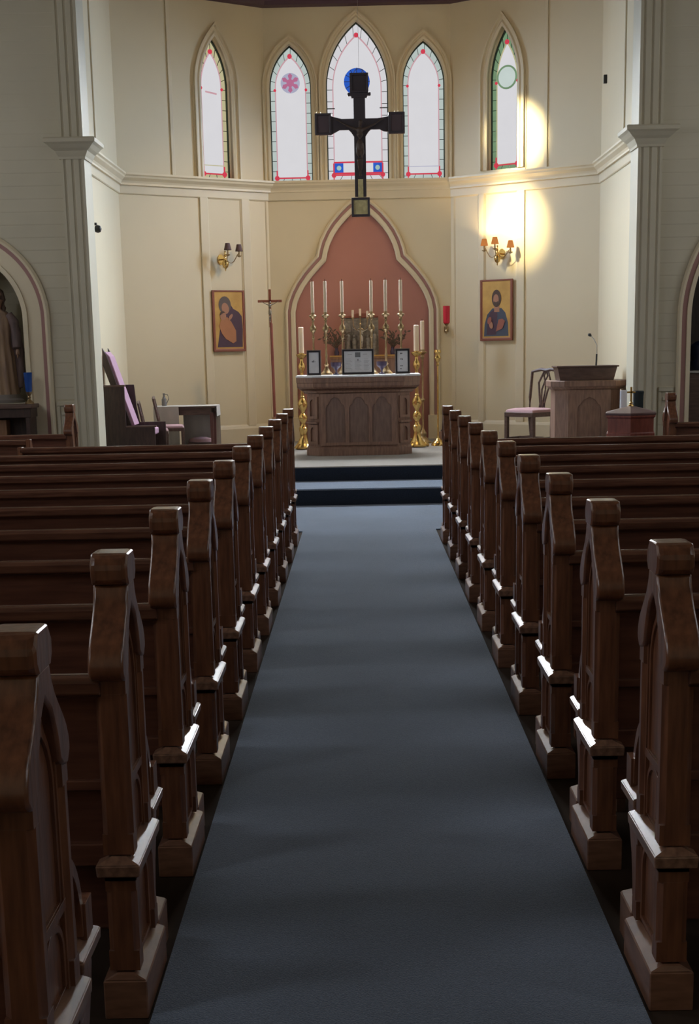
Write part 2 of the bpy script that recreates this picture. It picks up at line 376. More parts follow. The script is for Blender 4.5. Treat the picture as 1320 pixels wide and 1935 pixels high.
# trefoil mouldings: path runs counter-clockwise, outside is to the right => negative offsets
ti = [0]
def trim(name_hint, bm, m_, A, ang, bev=0.0):
    ti[0] += 1
    return place(obj('trim_%d' % (ti[0] + 1), bm, m_, bev=bev, kind='structure'), A, ang)
def outp(path, prof): return [(-o, y) for o, y in prof]
bm = nb(); sweep(bm, tre, [(-0.0, 0.06), (0.0, -0.012), (-0.02, -0.025), (-0.065, -0.025), (-0.07, 0.0)])
sweep(bm, tre, [(-0.105, 0.0), (-0.108, -0.04), (-0.125, -0.05), (-0.145, -0.035), (-0.15, 0.0)])
for sx in (-1, 1):
    xx = 0.06 + sx * 1.0; box(bm, xx - 0.095, xx + 0.095, -0.075, 0, G2, 0.66)
trim('trefoil_moulding', bm, 'trim', (0, 19.63), 0)
bm = nb(); sweep(bm, tre, [(-0.069, 0.0), (-0.069, -0.016), (-0.106, -0.016), (-0.106, 0.0)])
trim('trefoil_pink_line', bm, 'pinkline', (0, 19.63), 0)
# cornice string course at window sill level
def hprof(bm, x0, x1, prof, dx0=0.0, dx1=0.0):
    a = [bm.verts.new((x0 - dx0 * y, y, z)) for y, z in prof]; b = [bm.verts.new((x1 + dx1 * y, y, z)) for y, z in prof]
    n = len(prof); bm.faces.new(a); bm.faces.new(b[::-1])
    for i in range(n): bm.faces.new((a[i], a[(i + 1) % n], b[(i + 1) % n], b[i]))
CORN = [(0, 3.855), (-0.115, 3.845), (-0.12, 3.82), (-0.10, 3.805), (-0.095, 3.785), (-0.055, 3.75), (-0.045, 3.725), (-0.05, 3.70), (0, 3.695)]
BAND = [(0, 3.70), (-0.022, 3.70), (-0.022, 3.60), (-0.012, 3.59), (0, 3.59)]
BASE = [(0, G2), (-0.03, G2), (-0.03, G2 + 0.20), (-0.018, G2 + 0.235), (0, G2 + 0.24)]
mit = math.tan(angL / 2)
mk = math.tan((pi / 2 - angL) / 2)
for nm, x0, x1, d0, d1, A, ang in (('back', -1.2, 1.3, -mit, -mit, (0, 19.63), 0), ('back_left', 0, LEN, -mk, -mit, AL, angL),
                                  ('back_right', 0, LEN, -mit, -mk, AR, angR), ('left', 0.0, 2.45, 0, -mk, (-3.03, 15.9), pi / 2),
                                  ('right', 0, 2.45, -mk, 0, (3.12, 18.35), -pi / 2)):
    bm = nb()
    hprof(bm, x0, x1, CORN if nm != 'back' else [(y * 0.55, z) for y, z in CORN], -d0, d1); hprof(bm, x0, x1, BAND, -d0, d1)
    trim('sill_cornice', bm, 'trim', A, ang)
    bm = nb()
    if nm == 'back':
        hprof(bm, x0, 0.06 - 1.1, BASE, -d0, 0); hprof(bm, 0.06 + 1.1, x1, BASE, 0, d1)
    else: hprof(bm, x0, x1, BASE, -d0, d1)
    place(obj('baseboard_' + nm, bm, 'trim', kind='structure'), A, ang)
    bm = nb(); hprof(bm, x0, x1, [(0, 6.30), (-0.16, 6.30), (-0.16, 6.17), (-0.12, 6.12), (-0.10, 6.075), (0, 6.06)], -d0, d1)
    trim('ceiling_cornice', bm, 'beam', A, ang)
# battens and panel strips
def batt(lst, A, ang, nm):
    bm = nb()
    for x, w, z0, z1, d in lst: box(bm, x, x + w, -d, 0, z0, z1)
    trim(nm, bm, 'trim', A, ang, 0.006)
zt = 3.60; zb = G2 + 0.235
batt([(1.165, .115, zb, zt, .022), (1.80, .12, zb, zt, .022), (0.775, .05, 3.855, 6.07, .018), (1.12, .03, 3.855, 5.0, .012)], AL, angL, 'battens')
batt([(0.445, .085, zb, zt, .022), (1.03, .115, zb, zt, .022), (1.42, .05, 3.855, 6.07, .018), (1.125, .03, 3.855, 4.9, .012)], AR, angR, 'battens')
batt([(0.95, .05, 3.855, 6.07, .02)], (-3.03, 15.9), pi / 2, 'battens')
batt([(1.55, .05, 3.855, 6.07, .02)], (3.12, 18.35), -pi / 2, 'battens')
# picture panels' thin inner mouldings
for A, ang, x0, x1 in ((AL, angL, 1.28, 1.80), (AR, angR, 0.53, 1.03), (AL, angL, 1.92, 2.20), (AR, angR, 0.05, 0.445)):
    bm = nb(); sweep(bm, [(x0, zb), (x1, zb), (x1, zt), (x0, zt)], [(0.0, 0.0), (0.0, -0.014), (0.014, -0.008), (0.02, 0.0)], True)
    trim('panel_moulding', bm, 'trim', A, ang)

# ------------------------------------------------------------------ stained glass lancets
def disc(bm, cx, cz, r, y0, y1, n=28, r0=None):
    o_ = [(cx + r * cos(2 * pi * k / n), cz + r * sin(2 * pi * k / n)) for k in range(n)]
    hs = [] if not r0 else [[(cx + r0 * cos(2 * pi * k / n), cz + r0 * sin(2 * pi * k / n)) for k in range(n)]]
    plate(bm, o_, hs, y0, y1)
def bar(bm, p, q, w, y0, y1):
    p, q = Vector(p), Vector(q); d = (q - p).normalized(); n = Vector((-d.y, d.x)) * w / 2
    plate(bm, [tuple(p + n), tuple(q + n), tuple(q - n), tuple(p - n)], [], y0, y1)
def window(num, key, A, ang, bord, line, deco, hood=0.105):
    x0, x1, zb_, zs, za = WIN[key]; xc = (x0 + x1) / 2
    w = bpy.data.objects.new('window_%d' % num, None); COL.objects.link(w); place(w, A, ang); w['kind'] = 'structure'
    full = lancet(*WIN[key]); bw = 0.085 if key == 'c' else 0.07
    i1 = inset_lancet(*WIN[key], 0.014); i2 = inset_lancet(*WIN[key], bw); i3 = inset_lancet(*WIN[key], bw + 0.014)
    bm = nb(); plate(bm, i3, [], 0.125, 0.135); obj('glass_pane', bm, 'gw', w)
    bm = nb(); plate(bm, i1, [i2], 0.125, 0.135); obj('border_glass', bm, bord, w)
    bm = nb(); plate(bm, i2, [i3], 0.122, 0.135); obj('red_border_line', bm, line, w)
    bm = nb(); plate(bm, full, [i1], 0.10, 0.15); obj('window_frame', bm, 'leadgreen', w)
    bm = nb(); n = len(i1)
    # cross leads in the border
    acc = 0.0; step = 0.13 if key != 'c' else 0.15
    pts = i1 + [i1[0]]; pin = i2 + [i2[0]]
    k = 0
    for j in range(n):
        p, q = Vector(pts[j]), Vector(pts[j + 1]); a, b = Vector(pin[j]), Vector(pin[j + 1])
        Ls = (q - p).length; t = step - acc
        while t < Ls:
            f = t / Ls; pt = p.lerp(q, f); pn = a.lerp(b, f)
            if abs(p.x - q.x) < 1e-4: pn = Vector((a.x, pt.y))
            bar(bm, pt, pn, 0.0065, 0.118, 0.124); t += step
        acc = (acc + Ls) % step
    bar(bm, (x0 + .01, zb_ + 0.95), (x0 + bw + .03, zb_ + 0.95), 0.012, 0.11, 0.124) if key == 'c' else None
    bar(bm, (x1 - bw - .03, zb_ + 0.95), (x1 - .01, zb_ + 0.95), 0.012, 0.11, 0.124) if key == 'c' else None
    obj('lead_cames', bm, 'lead', w)
    zi = zb_ + bw
    bm = nb()
    for px_, pz_ in ((x0 + bw, zi), (x1 - bw, zi)):
        disc(bm, px_, pz_, 0.034, 0.11, 0.124, 8); bar(bm, (px_, pz_ - bw + .02), (px_, pz_ + 0.10), 0.016, 0.112, 0.124)
    disc(bm, xc, i2[16][1] + 0.01 if False else max(z for x, z in i2) - 0.01, 0.032, 0.11, 0.124, 8)
    for px_ in (x0 + bw, x1 - bw):
        if key != 'c': disc(bm, px_, zs - 0.02, 0.02, 0.11, 0.124, 6)
    bar(bm, (x0 + bw, zi), (x1 - bw, zi), 0.016, 0.112, 0.124)
    obj('red_corner_glass', bm, 'gred', w)
    deco(w, xc, x0 + bw, x1 - bw, zi)
    # reveal lining is the wall itself; raised hood moulding
    bm = nb(); path = full[1:] + [full[0]]
    path = full[1:] + [(full[0][0], full[0][1])]
    sweep(bm, path, [(-0.0, 0.05), (-0.0, -0.02), (-0.03, -0.028), (-0.05, -0.012), (-hood + .03, -0.014), (-hood + .02, -0.045), (-hood, -0.045), (-hood, 0.0)])
    obj('hood_moulding', bm, 'trim', w)
    return w
def deco_c(w, xc, xa, xb, zi):
    bm = nb(); disc(bm, xc, 5.13, 0.175, 0.105, 0.124, 32, 0.085); obj('blue_medallion_ring', bm, 'gblue', w)
    bm = nb(); disc(bm, xc, 5.13, 0.08, 0.108, 0.124, 24); obj('medallion_heart', bm, 'gpink', w)
    bm = nb()
    for k in range(12): 
        a = 2 * pi * k / 12; bar(bm, (xc + .085 * cos(a), 5.13 + .085 * sin(a)), (xc + .175 * cos(a), 5.13 + .175 * sin(a)), 0.007, 0.10, 0.105)
    obj('medallion_leads', bm, 'lead', w)
    z0, z1 = zi + 0.03, zi + 0.155
    for a, b in ((xa + .01, xa + .13), (xb - .13, xb - .01)):
        bm = nb(); plate(bm, [(a, z0), (b, z0), (b, z1), (a, z1)], [], 0.112, 0.124); obj('blue_base_glass', bm, 'gblue', w)
        bm = nb(); disc(bm, (a + b) / 2, (z0 + z1) / 2, 0.032, 0.108, 0.112, 12); obj('base_roundel', bm, 'gaqua', w)
    bm = nb(); bar(bm, (xa, z1 + .012), (xb, z1 + .012), 0.02, 0.112, 0.124); bar(bm, (xa, z0 - .008), (xb, z0 - .008), 0.022, 0.11, 0.124)
    bar(bm, (xa, z0), (xa, z1), 0.02, 0.112, 0.124); bar(bm, (xb, z0), (xb, z1), 0.02, 0.112, 0.124)
    obj('red_base_band', bm, 'gred', w)
def deco_l(w, xc, xa, xb, zi):
    bm = nb(); disc(bm, xc - .0, 5.13, 0.13, 0.115, 0.124, 28); obj('lilac_medallion', bm, 'glilac', w)
    bm = nb()
    for k in range(6):
        a = pi / 6 + k * pi / 3
        plate(bm, [(xc, 5.13), (xc + .10 * cos(a - .3), 5.13 + .10 * sin(a - .3)), (xc + .125 * cos(a), 5.13 + .125 * sin(a)), (xc + .10 * cos(a + .3), 5.13 + .10 * sin(a + .3))], [], 0.10, 0.115)
    disc(bm, xc, 5.13, 0.05, 0.098, 0.115, 14); obj('rose_petals', bm, 'grose', w)
def deco_r(w, xc, xa, xb, zi):
    bm = nb(); bar(bm, (xa, zi + .10), (xb, zi + .10), 0.008, 0.118, 0.124); obj('base_line', bm, 'glilac', w)
def deco_L(w, xc, xa, xb, zi):
    bm = nb(); bar(bm, (xa, zi + .11), (xb, zi + .11), 0.01, 0.118, 0.124); obj('amber_base_line', bm, 'gyellow', w)
    bm = nb(); bar(bm, (xc - .09, 4.96), (xc + .08, 4.94), 0.02, 0.118, 0.124); obj('rose_mark', bm, 'gpink', w)
def deco_R(w, xc, xa, xb, zi):
    bm = nb(); disc(bm, xc, 5.06, 0.15, 0.112, 0.124, 30, 0.128); obj('green_medallion_ring', bm, 'ggreen', w)
    bm = nb(); disc(bm, xc, 5.06, 0.127, 0.116, 0.124, 30); obj('pale_medallion', bm, 'gpale', w)
window(1, 'L', AL, angL, 'gyellow', 'gpink', deco_L)
window(2, 'l', (0, 19.63), 0, 'gborder', 'gpink', deco_l, 0.09)
window(3, 'c', (0, 19.63), 0, 'gborder_w', 'gpink', deco_c, 0.10)
window(4, 'r', (0, 19.63), 0, 'gborder', 'gpink', deco_r, 0.09)
window(5, 'R', AR, angR, 'ggreen', 'gyellow', deco_R)

# ------------------------------------------------------------------ nave front walls (Y 15.6) with arched niches, enclosure
YF = 15.6
NL = (-4.54, -3.70, 1.06, 1.98, 2.63); NR = (3.67, 5.03, 0.0, 1.85, 3.10)
bm = nb(); plate(bm, [(-NX, 0), (-2.93, 0), (-2.93, 6.12), (-NX, 6.12)], [lancet(*NL)], 0, 0.30); place(obj('wall_front_left', bm, 'siding', kind='structure'), (0, YF), 0)
rr = lancet(*NR); rr = [(x, max(z, 0.02)) for x, z in rr]
bm = nb(); plate(bm, [(3.06, 0), (NX, 0), (NX, 6.12), (3.06, 6.12)], [rr], 0, 0.30); place(obj('wall_front_right', bm, 'siding', kind='structure'), (0, YF), 0)
bm = nb(); box(bm, -NX, NX, 0, 0.3, 6.1, 8.0); place(obj('wall_front', bm, 'wall', kind='structure'), (0, YF), 0)
# niche backs
bm = nb(); box(bm, -4.75, -3.5, 0.72, 0.78, 0.6, 3.1); box(bm, -4.62, -4.56, 0.3, 0.75, 0.6, 3.1); box(bm, -3.68, -3.62, 0.3, 0.75, 0.6, 3.1); box(bm, -4.62, -3.6, 0.3, 0.75, 1.0, 1.06); box(bm, -4.62, -3.6, 0.3, 0.75, 2.75, 2.8)
place(obj('wall_niche_left', bm, 'siding', kind='structure'), (0, YF), 0)
for b_ in ((3.3, NX, 1.5, 1.58, 0, 4.0), (3.5, 3.56, 0.3, 1.5, 0, 4.0), (5.2, 5.26, 0.3, 1.5, 0, 4.0), (3.5, 5.2, 0.3, 1.5, 3.2, 3.26), (3.5, 5.2, 0.3, 1.5, -.05, 0)):
    bm = nb(); box(bm, *b_); place(obj('wall_niche_right', bm, 'wood_dark', kind='structure'), (0, YF), 0)
def archtrim(key, prof, nm, m_, zlow=None):
    p = lancet(*key); path = p[1:] + [p[0]]
    if zlow is not None: path = [(path[0][0], zlow)] + path[1:-1] + [(path[-1][0], zlow)]
    bm = nb(); sweep(bm, path, prof); trim(nm, bm, m_, (0, YF), 0)
archtrim(NL, [(0, 0.02), (0, -0.04), (-0.05, -0.04), (-0.05, 0)], 'niche_inner_moulding', 'trim', 1.06)
archtrim(NL, [(-.05, 0), (-.05, -.014), (-.20, -.014), (-.20, 0)], 'niche_flat_band', 'trim', 0.05)
archtrim(NL, [(-.20, 0), (-.20, -.020), (-.245, -.020), (-.245, 0)], 'niche_pink_band', 'pinkline', 0.05)
archtrim(NL, [(-.245, 0), (-.245, -.05), (-.27, -.055), (-.295, -.03), (-.295, 0)], 'niche_outer_moulding', 'trim', 0.05)
archtrim(NR, [(0, 0.02), (0, -0.035), (-0.045, -0.035), (-0.05, 0)], 'arch_inner_moulding', 'trim', 0.03)
archtrim(NR, [(-.05, 0), (-.05, -.02), (-.105, -.02), (-.105, 0)], 'arch_pink_band', 'pinkline', 0.03)
archtrim(NR, [(-.105, 0), (-.105, -.05), (-.13, -.055), (-.15, -.03), (-.15, 0)], 'arch_outer_moulding', 'trim', 0.03)
# wainscot panels beside the arches
for x0, x1, zc in ((-3.385, -3.17, 1.02), (3.33, 3.50, 1.05)):
    bm = nb(); box(bm, x0, x1, -0.03, 0, zc, zc + 0.05); box(bm, x0, x0 + 0.035, -0.02, 0, 0.05, zc); box(bm, x1 - 0.035, x1, -0.02, 0, 0.05, zc)
    box(bm, x0 + .05, x1 - .05, -0.02, 0, zc - 0.10, zc - 0.06)
    trim('wainscot', bm, 'siding', (0, YF), 0, 0.005)
# fluted pilasters with capitals
def pilaster(x0, x1, cap):
    bm = nb(); y0 = -0.09; n = 3; w = (x1 - x0)
    # fluted front as a wavy plan outline
    pts = [(x0, 0.32)]
    pts.append((x0, y0))
    fl = w / (n * 1.0)
    for k in range(n):
        a = x0 + k * fl
        pts += [(a + fl * 0.30, y0), (a + fl * 0.40, y0 + 0.014), (a + fl * 0.60, y0 + 0.014), (a + fl * 0.70, y0)]
    pts += [(x1, y0), (x1, 0.32)]
    for z0, z1 in ((0.0, 3.66), (3.845, 8.0)): plate(bm, pts, [], z0, z1, 'xy')
    box(bm, x0 - 0.02, x1 + 0.02, y0 - 0.02, 0.32, 0, 0.42)
    trim('fluted_pilaster', bm, 'siding_plain', (0, YF), 0)
    bm = nb()
    pr = [(3.64, .015), (3.665, .02), (3.69, .035), (3.72, .05), (3.745, .085), (3.78, .12), (3.80, .15), (3.835, .155), (3.85, .14)]
    prev = None
    for (za, ea), (zb2, eb) in zip(pr, pr[1:]):
        frustum(bm, (x0 - ea, x1 + ea, y0 - ea, 0.3), za, (x0 - eb, x1 + eb, y0 - eb, 0.3), zb2)
    trim('pilaster_capital', bm, 'siding_plain', (0, YF), 0)
M['siding_plain'] = mat('cream_olive_paint', (0.56, 0.51, 0.385), 0.55, nscale=1.5)
pilaster(-3.165, -2.915, True); pilaster(3.035, 3.295, True)
# side walls, rear wall, ceilings
def wallwin(name, A, ang, L_, wins, z1=8.0):
    bm = nb(); plate(bm, [(0, 0), (L_, 0), (L_, z1), (0, z1)], [lancet(c_ - 0.62, c_ + 0.62, 2.6, 4.6, 5.6) for c_ in wins], 0, 0.3)
    place(obj(name, bm, 'wall', kind='structure'), A, ang)
wallwin('wall_nave_left', (-NX, -3.0), pi / 2, 18.9, [4.0, 8.5, 13.0, 16.9])
wallwin('wall_nave_right', (NX, 15.9), -pi / 2, 18.9, [2.0, 5.9, 10.4, 14.9])
bm = nb(); box(bm, -NX, NX, -3.3, -3.0, 0, 8.0); obj('wall_rear', bm, 'wall', kind='structure')
bm = nb(); box(bm, -NX - .3, NX + .3, -3.3, 15.9, 8.0, 8.2); obj('ceiling', bm, 'ceil', kind='structure')
bm = nb(); box(bm, -3.3, 3.4, 15.6, 20.0, 6.28, 6.4); obj('ceiling_chancel', bm, 'ceil', kind='structure')
for i, (x, y, a) in enumerate([(-NX - .28, y, 1) for y in (1.0, 5.5, 10.0, 13.9)] + [(NX + .28, y, -1) for y in (13.9, 10.0, 5.5, 1.0)]):
    w = bpy.data.objects.new('window_%d' % (6 + i), None); COL.objects.link(w); w['kind'] = 'structure'; w.location = (x, y, 0)
    bm = nb(); p = lancet(-.62, .62, 2.6, 4.6, 5.6); plate(bm, p, [inset_lancet(-.62, .62, 2.6, 4.6, 5.6, 0.05)], -.03, .03, 'yz'); box(bm, -.02, .02, -.6, .6, 4.57, 4.61); box(bm, -.02, .02, -.02, .02, 2.6, 5.5)
    obj('window_frame', bm, 'trim', w)

# ------------------------------------------------------------------ pews
P_END = {}
def pew_end(parent, xc, out):
    """out = +1 when the aisle lies to +x.  local y: 0 = rear edge (towards the door), + towards the altar"""
    def X(a, b): return (xc + min(a * out, b * out), xc + max(a * out, b * out))
    bm = nb()
    def bx(a, b, s0, s1, z0, z1): x0, x1 = X(a, b); box(bm, x0, x1, s0, s1, z0, z1)
    def pl(pts, a, b, holes=()): x0, x1 = X(a, b); plate(bm, pts, holes, x0, x1, 'yz')
    # core board and edge posts of the upper part
    pl([(.03, .41), (.25, .41), (.25, .86), (.19, .96), (.14, 1.03), (.10, 1.03), (.05, .96), (.03, .86)], -.018, .018)
    def post(s0, s1, z0, z1, c=.013):
        for za_, zb2_, cc in ((z0, z0 + .05, 0), (z0 + .05, z1 - .05, c), (z1 - .05, z1, 0)):
            if cc == 0: bx(-.036, .036, s0, s1, za_, zb2_)
            else: plate(bm, [(xc - .036 + cc, s0), (xc + .036 - cc, s0), (xc + .036, s0 + cc), (xc + .036, s1 - cc), (xc + .036 - cc, s1), (xc - .036 + cc, s1), (xc - .036, s1 - cc), (xc - .036, s0 + cc)], [], za_, zb2_, 'xy')
    post(0, .05, .41, .845); post(.225, .27, .41, .845)
    for s0, s1 in ((.05, .062), (.213, .225)): bx(-.027, .027, s0, s1, .41, .86)
    bx(-.028, .028, .05, .225, .565, .585); frust = []
    # pointed tracery arches in relief, upper and lower
    for (a0, a1, zb_, zs_, za_) in ((.062, .213, .585, .80, .935), (.062, .213, .42, .49, .56)):
        o_ = lancet(a0, a1, zb_, zs_, za_, 8); i_ = inset_lancet(a0, a1, zb_, zs_, za_, .013, 0.0)
        o2 = [(a0, zb_)] + o_[2:-1] + [(a0, zs_)]
        pl(o_[:], -.024, .024, [[(x, z + .001) for x, z in i_]])
    # lower body
    bx(-.018, .018, .03, .27, .10, .38); post(0, .05, .12, .37); post(.245, .295, .12, .37); bx(-.036, .036, 0, .29, .345, .375)
    o_ = lancet(.055, .24, .13, .27, .35, 8); i_ = inset_lancet(.055, .24, .13, .27, .35, .014, 0.012); pl(o_, -.026, .026, [i_])
    # seat-end extension towards the altar, front edge curving in below the seat
    pl([(.27, .10), (.36, .10), (.365, .17), (.385, .25), (.425, .32), (.44, .36), (.44, .42), (.27, .42)], -.022, .022)
    # block and quarter-arch bracket above the ledge
    bx(-.028, .028, .385, .445, .43, .505)
    def qarc(ro, ri, th):
        n = 10; o1 = [(.265 + ro[0] * sin(t), .44 + ro[1] * cos(t)) for t in [pi / 2 * k / n for k in range(n + 1)]]
        o2 = [(.265 + ri[0] * sin(t), .44 + ri[1] * cos(t)) for t in [pi / 2 * k / n for k in range(n + 1)]]
        pl(o1 + o2[::-1], -th, th)
    qarc((.135, .20), (.112, .172), .022); qarc((.092, .145), (.075, .12), .015)
    e = obj('end_panel', bm, 'wood', parent, 0.004, seg=1)
    # sloping ledges
    bm = nb()
    def fr(a, b, c_, d, z0, z1, h0, h1):
        x0, x1 = X(-a, a); y0, y1 = X(-b, b); frustum(bm, (x0, x1, c_, d), z0, (y0, y1, h0, h1), z1)
    fr(.050, .052, -.024, .30, .362, .392, -.026, .30); fr(.052, .018, -.026, .30, .392, .407, -.003, .29)
    fr(.036, .038, .30, .475, .395, .420, .30, .475); fr(.038, .010, .30, .475, .420, .434, .30, .455)
    obj('ledge', bm, 'wood_ledge', e, 0.004, seg=2)
    bm = nb(); fr(.052, .052, -.012, .31, 0, .098, -.012, .31); fr(.052, .020, -.012, .31, .098, .115, -.004, .30)
    fr(.036, .036, .31, .455, 0, .115, .31, .455); fr(.036, .010, .31, .455, .115, .130, .31, .435)
    obj('plinth', bm, 'wood_plinth', e, 0.003, seg=1)
    # gabled head with pendants
    bm = nb()
    g = [(.078, 1.035), (.070, 1.010), (.052, .982), (.026, .955), (-.002, .928), (-.025, .902), (-.037, .880), (-.040, .860), (-.036, .845), (-.026, .835), (-.008, .828), (.018, .834), (.04, .85)]
    un = [(.055, .90), (.085, .955), (.12, .985)]
    Gp = [(.042, 1.035)]
    left = g + un
    ref = [(.24 - s, z) for s, z in left[::-1]]
    ref = [(.248 - (s - .0), z) for s, z in left[::-1]]
    outline = left + [(s, z) for s, z in ref if s > .128]
    x0, x1 = X(-.040, .040); plate(bm, outline, [], x0, x1, 'yz')
    obj('gable', bm, 'wood', e, 0.007, seg=2, smooth=True)
    bm = nb()
    k = [(.068, 1.035), (.058, 1.05), (.055, 1.085), (.075, 1.108), (.172, 1.108), (.192, 1.085), (.190, 1.05), (.178, 1.035)]
    x0, x1 = X(-.043, .043); plate(bm, k, [], x0, x1, 'yz')
    obj('finial', bm, 'wood', e, 0.014, seg=2)
    return e
M['wood_ledge'] = mat('pale_oak_ledge', (0.28, 0.15, 0.095), 0.38, col2=(0.14, 0.07, 0.045), scale=(6, 1, 6), nscale=9, coat=0.5)  # paler, glossier oak than the end panels
M['wood_plinth'] = mat('pale_oak_plinth', (0.235, 0.115, 0.070), 0.33, col2=(0.15, 0.07, 0.043), scale=(1.5, 1.5, 6), nscale=8, coat=0.3)  # slightly paler oak than the end panels
PITCH = 0.905
def plain_end(parent, xc):
    bm = nb(); plate(bm, [(-.01, 0), (.42, 0), (.44, .42), (.40, .60), (.12, .66), (.055, .845), (-.014, .845)], [], xc - .02, xc + .02, 'yz')
    obj('plain_end_panel', bm, 'wood', parent, .004, seg=1)
def make_pew(name, label, xin, length, out, group, plain=False):
    """xin: centre x of the aisle end; pew stretches away from the aisle"""
    p = thing(name, label, 'pew', (xin, 0, 0), 0, group)
    plain_end(p, 0) if plain else pew_end(p, 0, out)
    L_ = -out * length
    x0, x1 = min(-out * .02, L_), max(-out * .02, L_)
    plain_end(p, L_)
    bm = nb(); plate(bm, [(.045, .40), (.06, .40), (.04, .815), (.022, .815)], [], x0, x1, 'yz'); 
    box(bm, x0, x1, .02, .045, .56, .585); box(bm, x0, x1, .02, .06, .375, .43)
    obj('backrest', bm, 'wood_rail', p, 0.003, seg=1)
    bm = nb(); plate(bm, [(-.014, .80), (-.016, .826), (-.008, .838), (.008, .842), (.030, .840), (.040, .828), (.040, .80), (.03, .79), (.0, .79)], [], x0, x1, 'yz')
    obj('top_rail', bm, 'wood_cap', p, 0.003, seg=2)
    bm = nb(); box(bm, x0, x1, .04, .43, .405, .43); box(bm, x0, x1, .06, .08, .20, .405)
    obj('seat', bm, 'wood_rail', p, 0.005)
    # kneeler hinged behind the pew ahead: a padded bar on curved brackets
    q0 = -out * .10; q1 = L_ + out * .10
    bm = nb(); box(bm, min(q0, q1), max(q0, q1), .60, .78, .10, .17)
    kn = obj('kneeler', bm, 'vinyl', p, 0.02)
    for xx in (q0 - out * .05, (q0 + q1) / 2, q1 + out * .05):
        bm = nb(); n = 8; o1 = [(.62 + .16 * sin(pi * t / n - pi / 2) + .08, .10 + .22 * cos(pi * t / n - pi / 2)) for t in range(n + 1)]
        i1 = [(.62 + .11 * sin(pi * t / n - pi / 2) + .08, .10 + .17 * cos(pi * t / n - pi / 2)) for t in range(n + 1)]
        plate(bm, [(s - .02, max(z - .1, 0.0)) for s, z in o1] + [(s - .02, max(z - .1, 0.0)) for s, z in i1[::-1]], [], xx - .015, xx + .015, 'yz')
        obj('kneeler_bracket', bm, 'wood', kn)
    return p
M['wood_cap'] = mat('worn_oak_rail', (0.155, 0.068, 0.041), 0.24, col2=(0.085, 0.036, 0.024), scale=(0.5, 6, 6), nscale=9, coat=0.5)
ordn = ['front', 'second', 'third', 'fourth', 'fifth', 'sixth', 'seventh', 'eighth', 'ninth', 'tenth', 'eleventh']
def lab(i, side):
    if i == 0: return 'dark oak gothic pew %s of the aisle, front row nearest the altar steps' % side
    if (side == 'left' and i == 10): return 'dark oak gothic pew left of the aisle, nearest the viewer, cut by the left edge'
    return 'dark oak gothic pew %s of the aisle, %s row counted from the altar steps' % (side, ordn[i])
pl0 = make_pew('pew', lab(0, 'left'), -0.580, 2.17, 1, 'pews left of the aisle'); pl0.location.y = 3.04 + 9 * PITCH
pr0 = make_pew('pew', lab(0, 'right'), 0.714, 2.17, -1, 'pews right of the aisle'); pr0.location.y = 3.04 + 9 * PITCH
for i in range(1, 11): dup(pl0, (-0.580, 3.04 + (9 - i) * PITCH, 0), lab(i, 'left'))
for i in range(1, 10): dup(pr0, (0.714, 3.04 + (9 - i) * PITCH, 0), lab(i, 'right'))
# outer blocks in front of the niches
dup(pl0, (-0.580, 0, 0), 'short oak pew end and rail standing before the left pilaster and niche').location = (-2.71, 12.9, .011)
dup(pr0, (0, 0, 0), 'oak pew end and rail standing right of the red-brown font').location = (2.90, 12.9, .011)
make_pew('low_pew', 'low plain oak pew back beyond the front pew, cut by the left edge', -2.90, 2.17, 1, 'pews left of the aisle', True).location = (-2.90, 12.10, 0.011)
del bpy.data.objects['low_pew']['group']

# ------------------------------------------------------------------ altar and lectern share a half-octagon construction
def hex_plan(wf, wc, dc, yb, gx=0.0):
    """plan polygon: front width wf, canted corners wc wide and dc deep, back at yb"""
    return [(-wf / 2 - wc, yb), (-wf / 2 - wc, dc), (-wf / 2, 0), (wf / 2, 0), (wf / 2 + wc, dc), (wf / 2 + wc, yb)]
def mould(bm, wf, wc, dc, yb, steps):
    for (e0, z0), (e1, z1) in zip(steps, steps[1:]):
        a = hex_plan(wf + 2 * e0 * .8, wc + e0 * .2, dc, yb); b = hex_plan(wf + 2 * e1 * .8, wc + e1 * .2, dc, yb)
        lo = [bm.verts.new((x, y - (e0 if y < yb else 0), z0)) for x, y in a]; hi = [bm.verts.new((x, y - (e1 if y < yb else 0), z1)) for x, y in b]
        bm.faces.new(lo[::-1]); bm.faces.new(hi)
        for i in range(6): bm.faces.new((lo[i], lo[(i + 1) % 6], hi[(i + 1) % 6], hi[i]))
ALT = thing('altar', 'carved oak altar with three gothic arch panels under a white cloth', 'altar', (-0.01, 16.6, G2))
bm = nb(); mould(bm, .93, .15, .15, .62, [(0.0, .03), (0.0, .76)])
obj('body', bm, 'wood_altar', ALT, 0.004)
bm = nb(); mould(bm, .93, .15, .15, .62, [(.02, 0), (.02, .09), (.0, .115)]); obj('plinth', bm, 'wood_altar', ALT, 0.004)
bm = nb(); mould(bm, .95, .16, .16, .64, [(.0, .735), (.02, .745), (.03, .765), (.05, .775)])
mould(bm, 1.0, .19, .17, .66, [(.0, .775), (.03, .80), (.045, .82), (.045, .86), (.05, .865), (.05, .925)]); obj('tabletop', bm, 'wood_altar', ALT, 0.004)
bm = nb()
fr_out = [(-.455, .12), (.455, .12), (.455, .735), (-.455, .735)]
arch3 = []
for c_ in (-.28, 0.0, .275):
    arch3.append([(c_ - .115, .16), (c_ + .115, .16), (c_ + .115, .56), (c_ + .10, .60), (c_ + .075, .61), (c_ + .06, .655), (c_ + .03, .685), (c_, .69), (c_ - .03, .685), (c_ - .06, .655), (c_ - .075, .61), (c_ - .10, .60), (c_ - .115, .56)])
plate(bm, fr_out, arch3, -.022, .0); obj('arcade', bm, 'wood_altar', ALT, 0.004)
for a in arch3:
    bm = nb(); plate(bm, a, [], -.004, -.001); obj('panel', bm, 'wood_panel', ALT)
